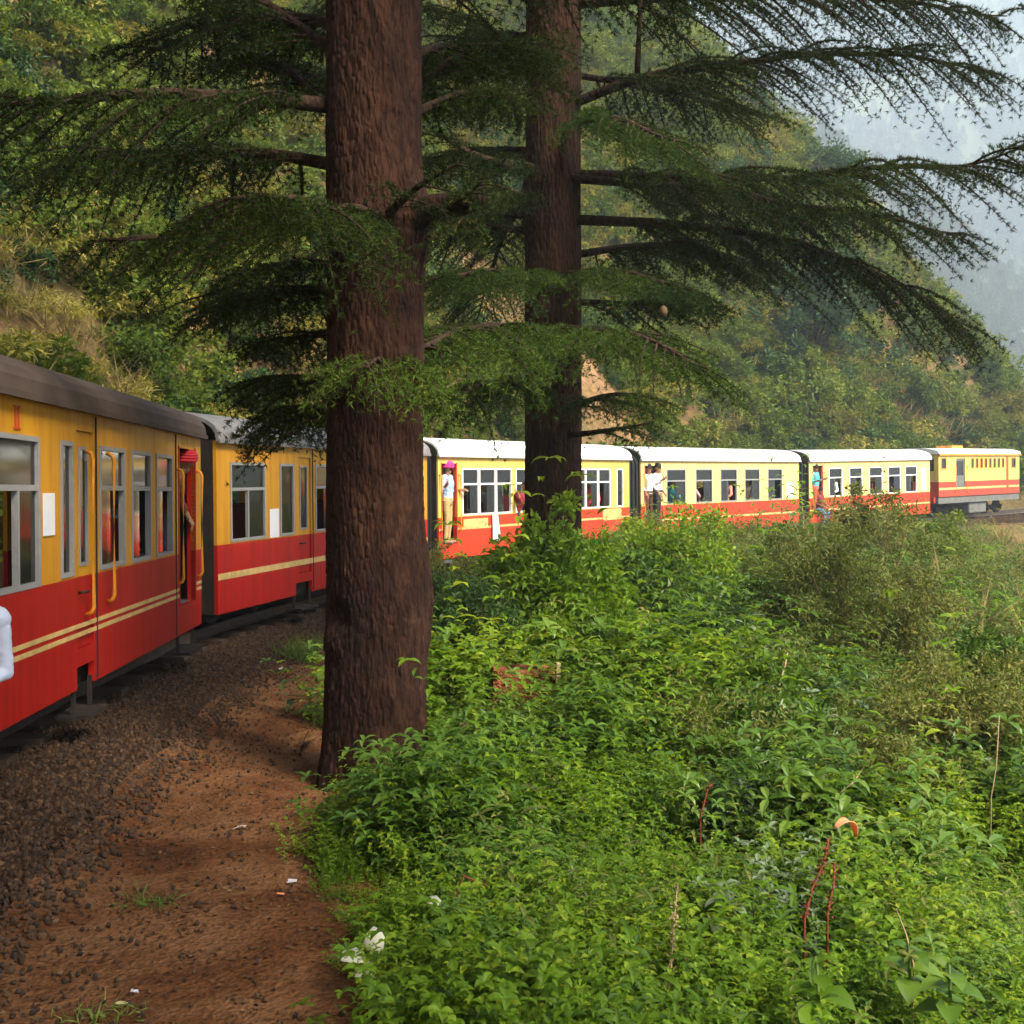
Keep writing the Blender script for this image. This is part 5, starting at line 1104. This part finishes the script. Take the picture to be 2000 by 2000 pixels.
# pale leaves at the path edge
def pale_leaf(px, py, d, sz, rot, label):
    c = P(px, py, d); o = obj('pale_leaf', RLEAF['herb_grey'].copy()); o.data.materials.clear(); o.data.materials.append(PALE); o.location = c; o.scale = (sz,)*3; o.rotation_euler = rot
    so = o.modifiers.new('t','SOLIDIFY'); so.thickness = 0.01; tag(o, label, 'leaf', 'bleached leaves by the path')
PALE = leafmat('bleached_leaf', (0.42,0.44,0.36), (0.55,0.56,0.46), (0.66,0.66,0.56), 0.25, 3.0, 0.6, 0.2)
pale_leaf(728, 1815, 4.55, 0.13, (0.5,0.9,-1.2), 'upright white bleached leaf, highest of the three at the path edge')
pale_leaf(655, 1880, 4.45, 0.14, (0.3,0.1,0.15), 'flat white bleached leaf, the widest of the three by the path')
pale_leaf(690, 1915, 4.40, 0.10, (0.2,0.2,0.5), 'lowest white bleached leaf at the path edge')
pale_leaf(825, 1765, 4.8, 0.10, (0.2,0.15,-0.2), 'small white leaf next to the red dock stem')
# red dock stems and dry stalks
def stalk(pts, label, mat='redstem', r=0.007, seeds=0, name='dock_stalk'):
    pp = np.array([P(*q) for q in pts]); g = pp[0].copy(); g[2] = gz(g[0], g[1]); root = empty(name, tuple(g)); tag(root, label, 'stalk', 'dry and red stalks on the bank')
    pp = np.concatenate([[g-np.array([0,0,0.03])], pp]); q = pp-g
    MB().tube(q, np.linspace(r, r*0.5, len(q)), 6).build('stem', M[mat], root, True)
    if seeds:
        n = seeds*9; t = rng.random(n)*0.75+0.25; sl = np.linspace(0,1,len(q)); b = np.stack([np.interp(t, sl, q[:,i]) for i in range(3)], 1)+rng.normal(0,0.008,(n,3))
        v, f = leaf_cards(b, rdir(n), rdir(n), np.full(n,0.014), np.full(n,0.010)); obj('seed_heads', mk_mesh('seed_heads', v, f, M[mat]), root)
stalk([(893,1800,4.9),(893,1740,4.9),(905,1715,4.9),(950,1735,4.95)], 'bent red dock stem beside the small white leaf', r=0.008)
stalk([(1575,1800,4.6),(1590,1740,4.65),(1612,1690,4.7),(1622,1640,4.7)], 'red dock stalk below the curled orange leaf', seeds=14)
stalk([(1620,1790,4.6),(1632,1730,4.65),(1634,1690,4.7)], 'short red dock stalk right of the taller one', seeds=8)
stalk([(1308,1990,4.3),(1315,1860,4.4),(1325,1730,4.5)], 'tall orange seed stalk near the bottom of the picture', 'palestem', 0.005, seeds=26)
stalk([(1130,1460,8.8),(1135,1390,8.9),(1128,1330,9.0)], 'bleached broken stalk right of the red clay block', 'palestem', 0.016, name='dry_stalk')
stalk([(1370,1600,6.2),(1385,1540,6.3),(1392,1535,6.3)], 'thin red stem in the middle of the bank', seeds=5)
stalk([(1520,1350,9.0),(1535,1300,9.1),(1540,1270,9.2)], 'pinkish dry stalk near the star-shaped plant', 'palestem', 0.012, name='dry_stalk')
stalk([(1620,1570,6.2),(1670,1530,6.3),(1690,1500,6.4)], 'slanting bare twig above the orange leaf', 'palestem', 0.006, name='dry_stalk')
stalk([(1790,1890,4.2),(1775,1830,4.3),(1755,1780,4.4)], 'thin pale twig arching near the lower right', 'palestem', 0.004, name='dry_stalk')
stalk([(1940,1560,6.6),(1950,1500,6.6),(1955,1400,6.7)], 'tall pale grass stalk at the right picture edge', 'palestem', 0.004, name='dry_stalk')
stalk([(1255,1470,8.0),(1262,1420,8.0),(1268,1385,8.1)], 'reddish withered stalk right of the clay block', 'redstem', 0.008, seeds=10, name='dry_stalk')
# curled orange leaf
OR = leafmat('orange_leaf', (0.60,0.16,0.03), (0.72,0.30,0.10), (0.80,0.50,0.36), 0.3, 6.0, 0.55, 0.3)
v, f = [], []; n, m = 12, 6
for i in range(n+1):
    a = -0.9+2.2*i/n
    for j in range(m+1):
        w = (j/m-0.5)*0.055*math.sin(0.25+2.6*i/n); v.append((0.075*math.sin(a), w, 0.095*math.cos(a)-0.02+0.25*abs(w)))
for i in range(n):
    for j in range(m): a = i*(m+1)+j; f.append((a,a+1,a+m+2,a+m+1))
o = obj('curled_leaf', mk_mesh('curled_leaf', v, [np.array(f)], OR, smooth=True)); o.location = P(1650,1640,4.8); o.rotation_euler = (0.1,0.15,0.5); so = o.modifiers.new('t','SOLIDIFY'); so.thickness = 0.004; tag(o, 'curled orange leaf standing out of the greenery at lower right', 'leaf')
# red clay block and marker stake
c = P(1035, 1325, 9.6); mb = MB(); mb.box(-0.34, 0.20, -0.14, 0.16, -0.30, 0.09); bl = empty('clay_block', tuple(c)); bl.rotation_euler = (0,0.05,0.12)
me = mb.mesh('block', M['clay']); bm = bmesh.new(); bm.from_mesh(me); bmesh.ops.subdivide_edges(bm, edges=bm.edges[:], cuts=6, use_grid_fill=True)
for v_ in bm.verts: q = np.array(v_.co); v_.co += Vector(np.array([fbm(q*6+i*9.1, 3, 200+i) for i in range(3)])*0.09)
bm.to_mesh(me); bm.free(); obj('block', me, bl); mb = MB().box(0.205, 0.245, -0.15, -0.05, -0.25, 0.16); bev(mb.build('pale_edge', M['palestem'], bl), 0.008)
tag(bl, 'broken red clay block half buried below the farther deodar', 'block')
c = P(905, 1410, 8.4); mb = MB().box(-0.028,0.028,-0.02,0.02,-0.4,0.0); mb.box(-0.026,-0.008,-0.018,0.018,0.0,0.02); o = bev(mb.build('wooden_peg', M['palestem']), 0.004); o.location = c; tag(o, 'pale broken wooden peg right of the thick trunk foot', 'peg')
c = P(875, 1100, 14.5); mb = MB().tube([(0,0,-0.9),(0,0,0)], 0.022, 8); st = empty('marker_post', tuple(c)); mb.build('post', M['stem'], st, True); MB().box(-0.05,0.05,-0.03,0.03,0.0,0.035).build('white_cap', M['white'], st); tag(st, 'thin marker post with a white cap beside the third coach', 'post')
# litter on the path
def litter(px, py, d, sz, col, label, name='litter_scrap'):
    x = (px-1000)/F*d; z = gz(x, d); q = rng.normal(0, 0.25, (9,3)); v = []; 
    for j in range(3):
        for i in range(3): v.append(((i-1)*sz*0.32+q[j*3+i,0]*sz*0.3, (j-1)*sz*0.22+q[j*3+i,1]*sz*0.3, 0.045+abs(q[j*3+i,2])*sz*0.4))
    f = [(j*3+i,j*3+i+1,j*3+i+4,j*3+i+3) for j in range(2) for i in range(2)]
    o = obj(name, mk_mesh(name, v, [np.array(f)], pmat(name, col))); so = o.modifiers.new('t','SOLIDIFY'); so.thickness = 0.006; o.location = (x, d, z); tag(o, label, 'litter', 'scraps on the path')
litter(545,1313,12.5,0.12,(0.6,0.55,0.5),'white scrap on the path left of the thick trunk, the farthest but one')
litter(632,1275,13.6,0.14,(0.6,0.58,0.55),'pale scrap at the far end of the path behind the thick trunk')
litter(612,1352,11.3,0.08,(0.55,0.40,0.33),'pinkish scrap touching the thick trunk outline')
litter(465,1613,6.75,0.09,(0.40,0.30,0.26),'crumpled brown wrapper in the middle of the path')
litter(568,1718,5.8,0.07,(0.45,0.43,0.47),'grey scrap at the path edge beside the herbs')
litter(548,1755,5.6,0.05,(0.65,0.25,0.12),'orange scrap at the path edge below the grey one')
litter(257,1938,4.5,0.05,(0.5,0.47,0.55),'pale scrap near the bottom of the path')
litter(230,1955,4.4,0.06,(0.42,0.38,0.18),'yellowish scrap near the bottom of the path')
# tufts on the path
for px, py, d, lab in ((285,1760,5.5,'small green grass tuft on the gravel side of the path'),(185,1985,4.3,'green grass tuft at the bottom of the path')):
    x = (px-1000)/F*d; n = 70; p = rng.normal(0,0.05,(n,3)); p[:,2] = 0; p[:,0] *= 1.8; v, f = leaf_cards(p, rdir(n,0.7,0.4), rdir(n,0.3), 0.05+0.06*rng.random(n), np.full(n,0.007), 0.3)
    o = obj('grass_tuft', mk_mesh('grass_tuft', v, f, M['grass'])); o.location = (x, d, gz(x,d)+0.03); tag(o, lab, 'grass', 'grass tufts on the path', 'stuff')

N = 9000; yl = 3.6+13*rng.random(N)**1.3; xl = rng.uniform(-4.5, 0.2, N); ul, _, _ = track_uv(xl, yl); kl = (ul > 1.9) & (ul < 3.6) & (rng.random(N) < 0.35+1.6*np.clip(n2(xl, yl, 1.3, 2, 180)+0.1, 0, 1)); xl, yl = xl[kl], yl[kl]
DL = leafmat('fallen_leaf', (0.035,0.015,0.007), (0.09,0.045,0.02), (0.20,0.12,0.06), 0.1, 2.0, 0.8, 0.1)
def litter_src(n, ll, lw):
    p = rng.normal(0, 0.05, (n,3)); p[:,2] = 0.002+0.008*rng.random(n); d = rdir(n, 0.0, 0.12); return src('l', *leaf_cards(p, d, rdir(n, 2.0, 0.3), ll*(0.5+rng.random(n)), lw*(0.6+0.8*rng.random(n)), 0.1), DL)
zl = terrain(xl, yl)+0.03+0.03*n2(xl, yl, 1.7, 3, 77)
scatter('path_leaf_litter', np.stack([xl, yl, zl+0.004], 1), np.stack([np.zeros(len(xl)), np.zeros(len(xl)), rng.random(len(xl))*6.28], 1), np.ones((len(xl),3)), rng.integers(0,3,len(xl)), [litter_src(5, 0.022, 0.010), litter_src(9, 0.035, 0.0035), litter_src(3, 0.03, 0.018)], label='brown fallen leaves and needles strewn over the dirt path')

# ------------------------------------------------------------------ haze
hz = MB().box(-640, 1300, -600, 1400, -64, 462); hm = bpy.data.materials.new('haze'); hm.use_nodes = True; t = hm.node_tree; t.nodes.remove(t.nodes['Principled BSDF'])
pv = t.nodes.new('ShaderNodeVolumePrincipled'); pv.inputs['Color'].default_value = (0.70,0.84,1.0,1); pv.inputs['Density'].default_value = 0.0010; pv.inputs['Anisotropy'].default_value = 0.0
L(t, pv.outputs[0], t.nodes['Material Output'].inputs['Volume'])
o = hz.build('haze', hm); tag(o, kind='stuff')
